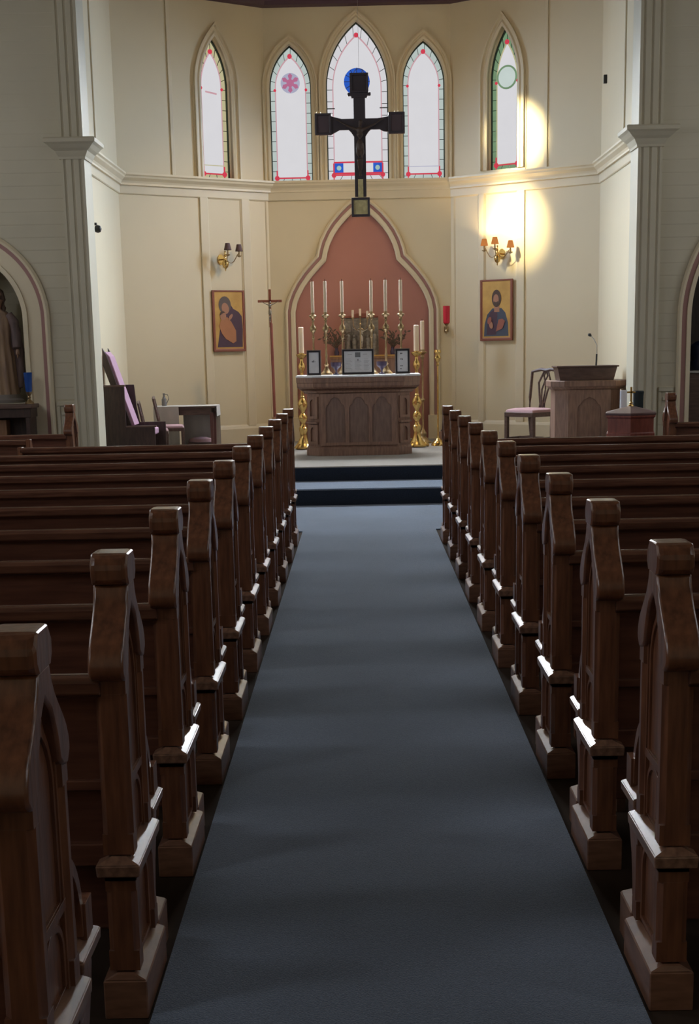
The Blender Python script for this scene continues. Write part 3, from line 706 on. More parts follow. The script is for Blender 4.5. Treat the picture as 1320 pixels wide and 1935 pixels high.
for sx in (-1, 1):
    bm = nb(); Mx = Matrix.Translation((sx * .54, .075, 0)) @ Matrix.Rotation(sx * pi / 4, 4, 'Z')
    for z0, z1 in ((.14, .37), (.44, .70)):
        p0 = len(bm.verts); plate(bm, [(-.085, z0), (.085, z0), (.085, z1), (-.085, z1)], [lancet(-.04, .04, z0 + .03, z1 - .08, z1 - .03, 6)], -.022, 0)
    box(bm, -.095, .095, -.045, 0, .385, .405)
    for v in bm.verts: v.co = Mx @ v.co
    obj('canted_panel', bm, 'wood_altar', ALT, 0.003)
bm = nb(); mould(bm, 1.0, .19, .17, .665, [(.055, .9255), (.055, .945), (.05, .948)])
tag(place(obj('altar_cloth', bm, 'cloth', bev=0.004), (-0.01, 16.6), 0), 'white linen cloth covering the top of the altar', 'cloth').location.z = G2
ZA = G2 + 0.948

LEC = thing('lectern', 'dark oak lectern with arched panel and sloping book desk at right', 'lectern', (2.665, 16.2, G2))
bm = nb(); mould(bm, .50, .13, .13, .5, [(0, 0), (0, .76)]); obj('body', bm, 'wood_altar', LEC, 0.004)
bm = nb(); mould(bm, .50, .13, .13, .5, [(0, .73), (.03, .745), (.05, .77), (.06, .775), (.06, .835), (.05, .84)]); obj('cornice', bm, 'wood_altar', LEC, 0.004)
bm = nb(); plate(bm, [(-.25, .05), (.25, .05), (.25, .735), (-.25, .735)], [[(-.14, .1), (.14, .1), (.14, .52), (.12, .56), (.10, .565), (.07, .62), (0, .65), (-.07, .62), (-.10, .565), (-.12, .56), (-.14, .52)]], -.022, 0); obj('arched_front', bm, 'wood_altar', LEC, 0.004)
bm = nb(); frustum(bm, (-.33, .29, .06, .45), .84, (-.36, .33, .06, .45), .99); box(bm, -.375, .345, .03, .47, .99, 1.008); obj('book_desk', bm, 'wood_dark2', LEC, 0.004)

# ------------------------------------------------------------------ candlesticks and candles
def cyl(bm, r, z0, z1, c=(0, 0), r1=None, seg=16): lathe(bm, [(r, z0), (r1 if r1 is not None else r, z1)], seg, (c[0], c[1], 0))
def candle_part(parent, z0, z1, r, name='candle'):
    bm = nb(); lathe(bm, [(r, z0), (r, z1 - .006), (r * .8, z1)], 16); c = obj(name, bm, 'wax', parent, smooth=True)
    bm = nb(); cyl(bm, .003, z1, z1 + .025, seg=6); obj('wick', bm, 'wick', c)
    return c
# tall altar candlesticks: base 0, pan at .70, candle .73 - 1.11
cs = thing('altar_candlestick', 'tall brass candlestick with candle, leftmost of six on the altar', 'candlestick', (-0.565, 17.12, ZA), 0, 'tall candlesticks on the altar')
bm = nb(); lathe(bm, [(.075, 0), (.075, .012), (.06, .03), (.045, .045), (.03, .07), (.018, .10), (.028, .12), (.014, .14), (.012, .20), (.018, .22), (.013, .25), (.011, .42), (.02, .44), (.013, .46), (.013, .50), (.034, .525), (.042, .55), (.034, .575), (.014, .60), (.013, .64), (.022, .655), (.016, .67), (.040, .695), (.046, .705), (.040, .715), (.022, .72), (.022, .745)], 20)
obj('stem', bm, 'brassdull', cs, smooth=True)
candle_part(cs, .735, 1.11, .020)
cs['label'] = 'tall brass candlestick with white candle, leftmost of six on the altar'
xs6 = (-0.547, -0.392, -0.19, 0.163, 0.335, 0.52)
names6 = ('leftmost of six on the altar', 'second from left of six, beside the left frame', 'just left of the large framed card', 'at the right edge of the large framed card',
          'second from right of six, beside the right frame', 'rightmost of six on the altar')
cs.location = (xs6[0], 17.14, ZA)
for i in range(1, 6):
    dup(cs, (xs6[i], 17.08 if i in (1, 4) else 17.14, ZA), 'tall brass candlestick with white candle, ' + names6[i])
# big floor candlesticks
fc = thing('floor_candlestick', 'big polished brass floor candlestick with candle left of the altar', 'candlestick', (-0.725, 17.85, G2), 0, 'brass floor candlesticks')
bm = nb()
for k in range(3):
    a = pi / 2 + k * 2 * pi / 3 + .5
    tube(bm, [(.09 * cos(a), .09 * sin(a), .05), (.125 * cos(a), .125 * sin(a), .03), (.15 * cos(a), .15 * sin(a), .015)], [.03, .026, .014], 8)
lathe(bm, [(.125, .012), (.125, .03), (.10, .055), (.075, .09), (.05, .14), (.042, .20), (.055, .24), (.058, .27), (.03, .30), (.028, .34), (.05, .37), (.06, .40), (.05, .43), (.022, .46), (.03, .49), (.055, .53), (.066, .57), (.055, .61), (.026, .65), (.035, .665), (.02, .68), (.02, .90), (.036, .92), (.022, .94), (.020, .98), (.04, 1.01), (.046, 1.05), (.036, 1.08), (.02, 1.10), (.02, 1.14), (.055, 1.165), (.07, 1.19), (.066, 1.20), (.03, 1.205), (.03, 1.235)], 24)
obj('stem', bm, 'brass', fc, smooth=True); candle_part(fc, 1.215, 1.535, .033)
dup(fc, (0.735, 17.85, G2), 'big polished brass floor candlestick with candle right of the altar')
f3 = thing('slim_floor_candlestick', 'slim dull brass floor candlestick behind the right big one', 'candlestick', (0.845, 18.6, G2), 0, 'brass floor candlesticks')
bm = nb(); lathe(bm, [(.12, 0), (.12, .015), (.08, .04), (.04, .09), (.05, .13), (.02, .18), (.012, .22), (.012, .55), (.03, .57), (.012, .60), (.012, 1.10), (.03, 1.13), (.02, 1.16), (.06, 1.19), (.055, 1.20), (.03, 1.21), (.03, 1.23)], 20)
obj('stem', bm, 'brassdull', f3, smooth=True); candle_part(f3, 1.215, 1.60, .027)
tf = thing('processional_torch', 'thin brass torch stand without candle, right of the altar', 'stand', (1.015, 18.05, G2))
bm = nb(); lathe(bm, [(.09, 0), (.09, .02), (.07, .05), (.04, .075), (.015, .10), (.011, .13), (.011, 1.02), (.02, 1.03), (.012, 1.06), (.03, 1.09), (.045, 1.12), (.03, 1.15), (.03, 1.17), (.045, 1.19), (.042, 1.22), (.0, 1.225)], 20)
obj('stem', bm, 'brass', tf, smooth=True)
bx_ = thing('small_box', 'small brown wooden box on the floor right of the thin torch stand', 'box', (1.11, 18.5, G2))
bm = nb(); box(bm, -.06, .06, -.05, .05, 0, .16); obj('case', bm, 'wood_altar', bx_, .004)
bm = nb(); tube(bm, [(-.03, 0, .155), (0, 0, .20), (.035, 0, .25)], .012, 6); obj('handle', bm, 'black', bx_)

# framed altar cards
def card(name, label, x, w, h, y=16.80, marks=None):
    t = thing(name, label, 'frame', (x, y, ZA), 0, 'framed altar cards')
    Rm = Matrix.Rotation(radians(-8), 4, 'X')
    def fin(bm):
        for v in bm.verts: v.co = Rm @ v.co
        return bm
    o_ = [(-w / 2, 0), (w / 2, 0), (w / 2, h), (-w / 2, h)]
    def ins(d): return [(-w / 2 + d, d), (w / 2 - d, d), (w / 2 - d, h - d), (-w / 2 + d, h - d)]
    bm = nb(); plate(bm, o_, [ins(.007)], -.014, .012); obj('outer_edge', fin(bm), 'mattgrey', t)
    bm = nb(); plate(bm, ins(.007), [ins(.027)], -.012, .010); obj('frame', fin(bm), 'frame', t, .002)
    bm = nb(); plate(bm, ins(.026), [], -.004, .008); pp = obj('paper', fin(bm), 'paper', t)
    bm = nb()
    for a in marks: box(bm, a[0], a[1], -.0055, -.0038, a[2], a[3])
    obj('print', fin(bm), 'ink', pp)
    bm = nb(); plate(bm, [(.01, .01), (.10, .0), (.02, h * .6)], [], -.004, .004, 'yz'); obj('easel_back', bm, 'frame', t)
mk_ = [(-.035, .03, .205, .265)]
for q in range(9):
    z = .185 - q * .016
    mk_ += [(-.15, -.15 + .06 + .02 * ((q * 7) % 3) / 2, z, z + .0022), (-.04, .02 + .01 * (q % 3), z, z + .0022), (.07, .12 + .01 * ((q * 5) % 3), z, z + .0022)]
mk_ += [(-.12, -.07, .24, .243), (.06, .11, .24, .243)]
card('altar_card', 'large framed printed card standing in the middle of the altar', -0.008, .385, .305, marks=mk_)
card('altar_card', 'narrow framed card at the left end of the altar', -0.537, .172, .300, marks=[(-.025, .005, .155, .172), (.01, .02, .16, .166)])
card('altar_card', 'narrow framed card at the right end of the altar', 0.525, .178, .300, marks=[(-.03, .0, .235, .248), (-.03, -.005, .17, .18), (-.03, .005, .09, .10), (-.03, -.01, .055, .065)])
for sx, nm in ((-0.275, 'left'), (0.278, 'right')):
    bm = nb(); lathe(bm, [(.035, 0), (.035, .008), (.012, .025), (.012, .05), (.03, .075), (.060, .10), (.064, .125), (.066, .15), (.058, .15), (.05, .11), (.0, .085)], 22)
    tag(obj('footed_bowl', bm, 'cup', smooth=True), 'dark purple footed bowl %s of the large framed card' % nm, 'bowl', 'footed bowls').location = (sx, 16.98, ZA)

# retable shelf and carved triptych against the niche
rt = thing('retable', 'oak retable shelf with gilded edge behind the altar', 'shelf', (0.09, 19.30, G2))
bm = nb(); box(bm, -.48, .48, -.16, .30, 1.12, 1.165); obj('shelf_board', bm, 'wood_light', rt, .004)
bm = nb(); box(bm, -.47, .47, -.15, .30, .30, 1.12); obj('body', bm, 'wood_altar', rt, .004)
bm = nb(); box(bm, -.44, .44, -.14, .30, 0, .30); obj('plinth', bm, 'wood_altar', rt, .004)
bm = nb(); box(bm, -.485, .485, -.168, -.160, 1.165 - .012, 1.172); obj('gilt_edge', bm, 'gold', rt)
ZR = G2 + 1.174
def corpus(bm, s=1.0, o=(0, 0, 0)):
    """small crucified figure facing -y, feet at o, height about 1*s"""
    def P(x, y, z): return (o[0] + x * s, o[1] + y * s, o[2] + z * s)
    tube(bm, [P(0, 0, .52), P(0, -.03, .62), P(0, -.02, .72), P(0, -.02, .82), P(0, -.02, .86)], [.055 * s, .048 * s, .07 * s, .06 * s, .025 * s], 10)
    tube(bm, [P(.0, -.02, .86), P(.01, -.04, .90), P(.02, -.05, .95), P(.02, -.04, .985)], [.022 * s, .036 * s, .045 * s, .022 * s], 10)
    for k in (-1, 1):
        tube(bm, [P(.06 * k, -.02, .82), P(.17 * k, -.02, .86), P(.29 * k, -.01, .92), P(.40 * k, -.005, .985), P(.43 * k, -.005, 1.0)], [.03 * s, .024 * s, .018 * s, .014 * s, .016 * s], 8)
        tube(bm, [P(.03 * k, 0, .54), P(.035 * k, -.05, .40), P(.03 * k, -.07, .29), P(.02 * k, -.03, .14), P(.012 * k, -.02, .06), P(.012 * k, -.05, .0)], [.045 * s, .042 * s, .030 * s, .026 * s, .017 * s, .02 * s], 8)
    lathe(bm, [(.055 * s, 0), (.07 * s, -.03 * s), (.062 * s, -.14 * s)], 12, P(0, -.015, .60))
def fuse(o, v):
    r = o.modifiers.new('remesh', 'REMESH'); r.mode = 'VOXEL'; r.voxel_size = v; r.use_smooth_shade = True
    return o
tp = thing('triptych', 'carved silvery crucifixion relief on the retable behind the altar', 'carving', (0.045, 19.42, ZR))
bm = nb(); box(bm, -.235, .235, 0, .04, 0, .50); box(bm, -.235, -.14, -.03, 0, 0, .46); box(bm, .14, .235, -.03, 0, 0, .46); obj('case', bm, 'silver', tp, .006)
bm = nb(); box(bm, -.012, .012, -.035, -.012, .04, .47); box(bm, -.10, .10, -.035, -.012, .355, .378); obj('cross', bm, 'silver', tp)
bm = nb(); corpus(bm, .30, (0, -.05, .07)); fuse(obj('crucified_figure', bm, 'bone', tp), .006)
for k, (xx, hh) in enumerate(((-.185, .33), (-.10, .27), (.09, .27), (.18, .33))):
    bm = nb(); lathe(bm, [(.036, 0), (.04, .05), (.03, hh * .5), (.036, hh * .7), (.028, hh * .82), (.012, hh * .86), (.022, hh * .93), (.018, hh), (.0, hh * 1.02)], 12, (xx, -.055, 0))
    obj('mourner', bm, 'silver', tp, smooth=True)
bm = nb(); plate(bm, [(-.235, .50), (.235, .50), (.235, .52), (.14, .53), (.06, .56), (-.06, .56), (-.14, .53), (-.235, .52)], [], -.01, .04); obj('crest', bm, 'iconframe', tp, .003)
cb = thing('candelabrum', 'small three-branched brass candelabrum before the carved relief', 'candelabrum', (0.03, 19.22, ZR))
bm = nb(); lathe(bm, [(.05, 0), (.05, .01), (.02, .03), (.01, .05), (.01, .40), (.02, .41), (.008, .43), (.008, .50), (.02, .52)], 14)
for k in (-1, 1): tube(bm, [(0, 0, .36), (.05 * k, 0, .33), (.09 * k, -.01, .38), (.10 * k, -.02, .49)], .007, 6); lathe(bm, [(.018, .48), (.02, .50), (.0, .505)], 10, (.10 * k, -.02, 0))
obj('stem', bm, 'brassdull', cb, smooth=True)
for x_, y_, z_ in ((0, 0, .515), (-.10, -.02, .50), (.10, -.02, .485)):
    bm = nb(); cyl(bm, .016, z_, z_ + .10, (x_, y_), seg=12); obj('candle', bm, 'wax', cb, smooth=True)
def spray(x, label, lean):
    t = thing('leafy_spray', label, 'foliage', (x, 19.28, ZR)); rnd = random.Random(int(x * 100))
    bm = nb(); cyl(bm, .03, 0, .02); lathe(bm, [(.03, .0), (.035, .04), (.02, .08), (.025, .10)], 12); obj('vase', bm, 'cup', t, smooth=True)
    bs = nb(); bl = nb()
    for k in range(9):
        a = lean + (k - 4) * .16; L_ = .15 + .12 * rnd.random(); yy = (rnd.random() - .5) * .1
        pts = [(sin(a) * L_ * f * (1 + .3 * f), yy * f, .08 + cos(a) * L_ * f) for f in (0, .35, .7, 1)]
        tube(bs, pts, .004, 5)
        for f in (.3, .45, .6, .75, .9, 1.0):
            px_, pz_ = sin(a) * L_ * f * (1 + .3 * f), .08 + cos(a) * L_ * f
            b = a + (1 if rnd.random() < .5 else -1) * (.5 + rnd.random() * .6); l_ = .05 + .03 * rnd.random()
            n_ = Vector((cos(b), 0, -sin(b))) * .012; d_ = Vector((sin(b), 0, cos(b))) * l_; c_ = Vector((px_, yy * f, pz_))
            plate(bl, [(c_.x, c_.z), ((c_ + d_ * .5 + n_).x, (c_ + d_ * .5 + n_).z), ((c_ + d_).x, (c_ + d_).z), ((c_ + d_ * .5 - n_).x, (c_ + d_ * .5 - n_).z)], [], c_.y, c_.y + .002)
    obj('stems', bs, 'leaf', t); obj('leaves', bl, 'leaf', t)
spray(-0.30, 'dark dried spray of leaves left of the carved relief', -.15); spray(0.47, 'dark dried spray of leaves right of the carved relief', .12)

# processional crucifix on its staff
pc = thing('processional_cross', 'wooden crucifix on a tall brown staff left of the altar', 'cross', (-1.115, 18.3, G2))
bm = nb(); lathe(bm, [(.13, 0), (.13, .03), (.05, .06), (.045, .36), (.03, .40)], 16); obj('stand', bm, 'wood_light', pc, smooth=True)
bm = nb(); tube(bm, [(0, 0, .38), (-.012, 0, 1.60)], .020, 10); obj('staff', bm, 'wood_red', pc, smooth=True)
bm = nb(); box(bm, -.035, -.003, -.012, .012, 1.55, 2.03); box(bm, -.175, .135, -.012, .012, 1.865, 1.897); obj('cross', bm, 'iconframe', pc, .003)
bm = nb(); corpus(bm, .27, (-.019, -.018, 1.61)); fuse(obj('figure', bm, 'silver', pc), .005)

# red sanctuary lamp on a wall bracket
sl = thing('sanctuary_lamp', 'red glass sanctuary lamp on a bracket right of the pink niche', 'lamp', (1.195, 19.05, 1.77))
bm = nb(); lathe(bm, [(.030, .125), (.044, .14), (.046, .36), (.042, .36), (.040, .145), (0, .135)], 20); obj('red_glass', bm, 'red', sl, smooth=True)
bm = nb(); lathe(bm, [(.0, .0), (.012, .01), (.020, .03), (.010, .05), (.018, .08), (.012, .10), (.034, .125), (.03, .13)], 14); obj('holder', bm, 'brassdull', sl, smooth=True)
bm = nb(); tube(bm, [(0, 0, .05), (.01, .15, .0), (.02, .33, .02), (.03, .50, .06), (.03, .57, .06)], .007, 6); lathe(bm, [(.03, -.04), (.03, .04)], 12, (.03, .555, .06)); obj('bracket', bm, 'brassdull', sl)

# ------------------------------------------------------------------ things on the slanted walls
def sconce(A, ang, u, z, arms, label, lit):
    t = thing('wall_sconce', label, 'wall lamp', (A[0] + cos(ang) * u, A[1] + sin(ang) * u, z), ang, 'brass wall sconces')
    bm = nb(); plate(bm, [(.05 * cos(k * pi / 8), .07 * sin(k * pi / 8)) for k in range(16)], [], -.012, -.001); tube(bm, [(0, -.01, 0), (0, -.12, 0)], .010, 8); obj('wall_plate', bm, 'brass', t, .003)
    bm = nb(); lathe(bm, [(0, -.16), (.006, -.15), (.008, -.13), (.012, -.12), (.032, -.105), (.043, -.075), (.045, -.055), (.036, -.03), (.015, -.005), (.02, .01), (.012, .03), (.022, .045), (.010, .06), (.008, .09), (.016, .10), (0, .11)], 20, (0, -.13, 0)); obj('ball_stem', bm, 'brass', t, smooth=True)
    for ax, ay, az in arms:
        bm = nb(); pts = []
        for k in range(9):
            f = k / 8; pts.append((ax * f, -.13 + (ay + .13) * f, .02 - .075 * sin(pi * min(1, f * 1.15)) * (1 if f < .87 else 1) + (az + .02) * f ** 3))
        tube(bm, pts, .006, 6); lathe(bm, [(.0, az - .015), (.03, az), (.032, az + .01), (.012, az + .012), (.010, az + .065), (.0, az + .066)], 12, (ax, ay, 0)); a_ = obj('arm', bm, 'brassdull', t, smooth=True)
        bm = nb(); n = 20
        lathe(bm, [(.052, az + .065), (.030, az + .155), (.0285, az + .155), (.0505, az + .065)], n, (ax, ay, 0)); obj('lamp_shade', bm, 'shade_lit' if lit else 'shade_off', t, smooth=True)
        bm = nb(); lathe(bm, [(.0, az + .06), (.008, az + .07), (.011, az + .09), (.006, az + .115), (0, az + .12)], 10, (ax, ay, 0)); obj('bulb', bm, 'bulb' if lit else 'bone', a_, smooth=True)
        if lit:
            l = bpy.data.lights.new('sconce_bulb_light', 'POINT'); l.energy = SCONCE_W; l.color = (1.0, .72, .38); l.shadow_soft_size = .012
            o = bpy.data.objects.new('sconce_bulb_light', l); COL.objects.link(o)
            p = Matrix.Translation(t.location) @ Matrix.Rotation(ang, 4, 'Z') @ Vector((ax, ay, az + .135)); o.location = p
    return t
SCONCE_W = 9
sconce(AL, angL, 1.455, 2.80, [(-.02, -.24, .045), (.20, -.16, .04)], 'brass wall sconce with two dark unlit shades above the left picture', False)
sconce(AR, angR, .800, 2.80, [(-.19, -.15, .045), (.03, -.25, .05), (.21, -.15, .0)], 'lit brass wall sconce with three orange shades above the right picture', True)
def icon(A, ang, u, z, w, h, label, shapes):
    t = thing('painted_icon', label, 'painting', (A[0] + cos(ang) * u, A[1] + sin(ang) * u, z), ang, 'painted icons')
    o_ = [(-w / 2, 0), (w / 2, 0), (w / 2, h), (-w / 2, h)]
    i_ = [(-w / 2 + .022, .03), (w / 2 - .022, .03), (w / 2 - .022, h - .022), (-w / 2 + .022, h - .022)]
    bm = nb(); plate(bm, o_, [[(x * .975, z_ if z_ > .1 else z_) for x, z_ in i_]], -.05, -.024); obj('frame', bm, 'iconframe', t, .003)
    bm = nb(); plate(bm, [(x * .99, z_) for x, z_ in o_], [], -.040, -.024); obj('border', bm, 'iconedge', t)
    bm = nb(); plate(bm, [(x * .93, z_ if z_ > .1 else z_ + .012) for x, z_ in i_], [], -.042, -.040); bd = obj('gold_ground', bm, 'gold', t)
    d = -.0425
    for nm, mt, pts in shapes:
        bm = nb(); plate(bm, pts, [], d - .0012, d + .001); obj(nm, bm, mt, bd); d -= .0012
def ell(cx, cz, rx, rz, n=20, rot=0): return [(cx + rx * cos(2 * pi * k / n) * cos(rot) - rz * sin(2 * pi * k / n) * sin(rot), cz + rx * cos(2 * pi * k / n) * sin(rot) + rz * sin(2 * pi * k / n) * cos(rot)) for k in range(n)]
icon(AL, angL, 1.530, 1.585, .50, .815, 'framed gold painting of a veiled mother holding a child, left wall',
     [('dark_robe', 'robe', [(-.19, .06), (.20, .06), (.21, .30), (.20, .47), (.15, .53), (.07, .57), (.02, .64), (-.10, .60), (-.09, .42), (-.15, .28)]),
      ('veil', 'veil', ell(-.06, .62, .095, .115)), ('veil_fall', 'robe', [(-.02, .45), (.10, .54), (.19, .47), (.20, .30), (.10, .30), (.02, .36)]),
      ('mother_face', 'skin', ell(-.055, .575, .055, .075, 18, .25)), ('child_garment', 'orange', [(-.16, .34), (-.12, .44), (-.03, .46), (.03, .40), (.10, .28), (.10, .14), (.05, .11), (-.06, .17), (-.12, .24)]),
      ('child_head', 'skin', ell(-.095, .475, .048, .055)), ('child_hair', 'hair', [(-.15, .48), (-.13, .53), (-.09, .54), (-.06, .52), (-.09, .515), (-.13, .49)]), ('hand', 'skin', ell(.02, .46, .05, .022, 14, .9))])
icon(AR, angR, .735, 1.66, .50, .81, 'framed gold painting of a bearded figure in a blue robe, right wall',
     [('dark_robe', 'bluerobe', [(-.19, .06), (.19, .06), (.18, .24), (.14, .37), (.08, .43), (-.06, .43), (-.14, .35), (-.18, .22)]),
      ('tunic', 'robe', [(-.15, .08), (.0, .08), (.02, .36), (-.02, .42), (-.09, .38), (-.13, .28)]), ('neck', 'skin', [(-.03, .38), (.05, .38), (.05, .46), (-.03, .46)]),
      ('hair', 'hair', ell(.005, .56, .072, .115)), ('face', 'skin', ell(-.002, .545, .042, .070)), ('beard', 'hair', [(-.038, .52), (.034, .52), (.022, .475), (-.002, .462), (-.026, .475)]),
      ('mouth_area', 'skin', ell(-.002, .523, .02, .012)), ('sleeve', 'rust', [(.0, .12), (.10, .16), (.14, .26), (.10, .29), (.04, .28), (.02, .20)]), ('raised_hand', 'skin', ell(-.075, .21, .03, .05, 14, .2)), ('cuff', 'rust', ell(-.10, .27, .03, .05, 14, -.3))])
# small speaker and hooks on the chancel side walls
bm = nb(); lathe(bm, [(0, 0), (.035, .01), (.045, .04), (.035, .07), (0, .085)], 14); 
for v in bm.verts: v.co = Vector((v.co.z, v.co.y, v.co.x))
box(bm, .0, .03, -.02, .02, .04, .07)
tag(obj('wall_speaker', bm, 'black', smooth=True), 'tiny black speaker fixed on the white chancel wall left', 'speaker').location = (-3.028, 16.52, 3.0)
bm = nb(); box(bm, -.04, 0, -.02, .02, -.05, .05); tag(obj('wall_hook', bm, 'black', bev=.004), 'tiny dark fitting high on the right chancel wall', 'hook').location = (3.119, 18.0, 4.78)

# ------------------------------------------------------------------ furniture of the sanctuary
def chair(label, loc, rz, fab='rosefab'):
    """faces local -y; origin on the floor under the seat centre"""
    t = thing('side_chair', label, 'chair', loc, rz, 'side chairs with pink seats')
    bm = nb(); box(bm, -.24, .24, -.22, .20, .40, .455); obj('seat_frame', bm, 'wood_dark2', t, .006)
    bm = nb(); frustum(bm, (-.235, .235, -.215, .19), .45, (-.22, .22, -.20, .175), .485); frustum(bm, (-.22, .22, -.20, .175), .485, (-.15, .15, -.13, .11), .502); obj('cushion', bm, fab, t, .01, smooth=True)
    for sx in (-1, 1):
        bm = nb(); box(bm, sx * .22 - .022, sx * .22 + .022, -.215, -.171, 0, .41); obj('leg', bm, 'wood_dark2', t, .003)
        bm = nb(); tube(bm, [(sx * .20, .24, 0), (sx * .205, .19, .42), (sx * .215, .21, .62), (sx * .235, .27, .93)], [.022, .024, .020, .018], 8); obj('back_post', bm, 'wood_dark2', t, smooth=True)
    bm = nb(); tube(bm, [(-.245, .272, .93), (-.17, .275, .945), (-.08, .272, .96), (0, .275, .945), (.08, .272, .96), (.17, .275, .945), (.245, .272, .93)], [.014, .02, .022, .024, .022, .02, .014], 8); obj('crest_rail', bm, 'wood_dark2', t, smooth=True)
    bm = nb()
    for k in (-1, 1):
        tube(bm, [(.05 * k, .195, .46), (.035 * k, .20, .55), (.07 * k, .22, .70), (.10 * k, .245, .80), (.06 * k, .26, .88), (.03 * k, .27, .94)], .013, 6)
        tube(bm, [(.015 * k, .195, .46), (.015 * k, .20, .58), (.03 * k, .225, .72), (.0, .25, .82), (-.03 * k, .262, .88), (.0, .272, .94)], .011, 6)
    obj('splat', bm, 'wood_dark2', t, smooth=True)
    bm = nb(); box(bm, -.20, .20, -.0, .02, .13, .155)
    for sx in (-1, 1): box(bm, sx * .21 - .01, sx * .21 + .01, -.20, .21, .12, .15)
    obj('stretcher', bm, 'wood_dark2', t)
    return t
c1 = chair('pink-seated side chair left of the lectern, fully visible', (2.10, 17.10, G2 + .0), -pi / 4 - .1)
dup(c1, (2.62, 17.45, G2), 'pink-seated side chair half hidden behind the lectern', -pi / 2 - .05)
dup(c1, (-2.36, 17.38, G2), 'pink-seated side chair in front of the white-covered table', pi / 2 + .1).scale = (.74,) * 3
dup(c1, (-2.50, 17.00, G2), 'pink-seated side chair just behind the high-backed throne', pi / 2 + .1).scale = (.70,) * 3
th_ = thing('throne_chair', 'high-backed dark throne with mauve upholstery at the left pilaster', 'chair', (-2.70, 16.25, G2))
for y0, nm in ((0, 'side_panel'), (.50, 'side_panel')):
    bm = nb(); plate(bm, [(-.28, 0), (.30, 0), (.30, .40), (-.035, .41), (-.035, .86), (-.045, .885), (-.28, .875)] if y0 == 0 else [(-.28, 0), (.36, 0), (.36, .44), (.05, .44), (.02, .62), (.0, .885), (-.28, .885)], [], y0, y0 + .035); obj(nm, bm, 'wood_dark', th_, .006)
bm = nb(); box(bm, -.29, -.025, -.01, .045, .872, .892); box(bm, -.03, .32, -.01, .045, .40, .418); obj('capping', bm, 'wood_dark2', th_, .003)
bm = nb(); plate(bm, [(-.28, 1.32), (-.235, 1.24), (-.13, .90), (.02, .42), (-.05, .42), (-.20, .88), (-.28, 1.12)], [], .06, .10); plate(bm, [(-.28, 1.32), (-.235, 1.24), (-.13, .90), (.02, .42), (-.05, .42), (-.20, .88), (-.28, 1.12)], [], .44, .48); obj('back_frame', bm, 'wood_dark', th_, .004)
bm = nb(); plate(bm, [(-.255, 1.28), (-.20, 1.22), (-.10, .90), (.055, .42), (.0, .42), (-.15, .88), (-.26, 1.16)], [], .10, .44); obj('back_upholstery', bm, 'pinkfab', th_, .012)
bm = nb(); box(bm, -.02, .28, .04, .49, .30, .38); obj('seat_cushion', bm, 'pinkfab', th_, .02)

ct = thing('credence_table', 'small brown side table half under a white cloth, left wall', 'table', (-2.21, 17.85, G2))
bm = nb(); plate(bm, [(.40 * cos(2 * pi * k / 28) * (1 if abs(cos(2 * pi * k / 28)) < .8 else 1), .22 * sin(2 * pi * k / 28)) for k in range(28)], [], .585, .605, 'xy'); 
bm.free(); bm = nb(); box(bm, -.38, .38, -.20, .20, .555, .575); obj('tabletop', bm, 'wood_dark2', ct, .004)
bm = nb(); box(bm, -.33, .33, -.17, .17, .47, .555); obj('apron', bm, 'wood_dark2', ct, .003)
for x_ in (-.33, .33):
    for y_ in (-.16, .16):
        bm = nb(); frustum(bm, (x_ - .014, x_ + .014, y_ - .014, y_ + .014), 0, (x_ - .024, x_ + .024, y_ - .024, y_ + .024), .50); obj('leg', bm, 'wood_red2', ct)
bm = nb(); n = 24
box(bm, -.40, .40, -.22, .22, .577, .584)
# pleated drape at the left end and a short fall at the right end
def drape(bm, p0, p1, z0, z1, amp, k):
    r = []
    for i in range(k + 1):
        f = i / k; x = p0[0] + (p1[0] - p0[0]) * f; y = p0[1] + (p1[1] - p0[1]) * f
        d = Vector((-(p1[1] - p0[1]), p1[0] - p0[0])).normalized() * amp * sin(i * 1.7)
        r.append([(x, y, z1), (x + d.x * .6, y + d.y * .6, (z0 + z1) / 2), (x + d.x, y + d.y, z0)])
    for off in (0, .004):
        vs = [[bm.verts.new((a, b + off, c)) for a, b, c in row] for row in r]
        for a, b in zip(vs, vs[1:]):
            for j in range(2): bm.faces.new((a[j], b[j], b[j + 1], a[j + 1]))
drape(bm, (-.40, -.222), (-.08, -.222), .03, .582, .006, 14); drape(bm, (-.40, .22), (-.402, -.222), .03, .582, .006, 12)
drape(bm, (.402, -.222), (.40, .22), .45, .582, .006, 10); drape(bm, (-.08, .216), (.40, .216), .06, .582, .006, 12)
cl = tag(obj('tablecloth', bm, 'cloth2', smooth=True), 'white cloth hanging over the left half of the side table', 'cloth'); cl.location = (-2.21, 17.85, G2)
bt = thing('cruet_bottle', 'small clear glass bottle on the left end of the white-covered table', 'bottle', (-2.50, 17.85, G2 + .585))
bm = nb(); lathe(bm, [(.03, 0), (.033, .01), (.033, .08), (.022, .10), (.012, .12), (.012, .15), (.016, .155), (.012, .16), (0, .16)], 16); obj('glass_body', bm, 'bottleglass', bt, smooth=True)
bm = nb(); tube(bm, [(.012, 0, .15), (.05, 0, .14), (.06, 0, .09), (.034, 0, .03)], .005, 6); obj('handle', bm, 'bottleglass', bt)
bm = nb(); lathe(bm, [(.16, 0), (.15, .04), (.08, .06), (0, .065)], 20, sx=1, sy=.7); tag(obj('floor_cushion', bm, 'rosefab', smooth=True), 'small pale cushion on the floor under the side table', 'cushion').location = (-2.05, 17.85, G2 + .12)
bm = nb(); box(bm, -.16, .16, -.10, .10, 0, .115); tag(obj('footstool', bm, 'wood_dark2', bev=.006), 'low dark footstool under the side table', 'stool').location = (-2.05, 17.85, G2)

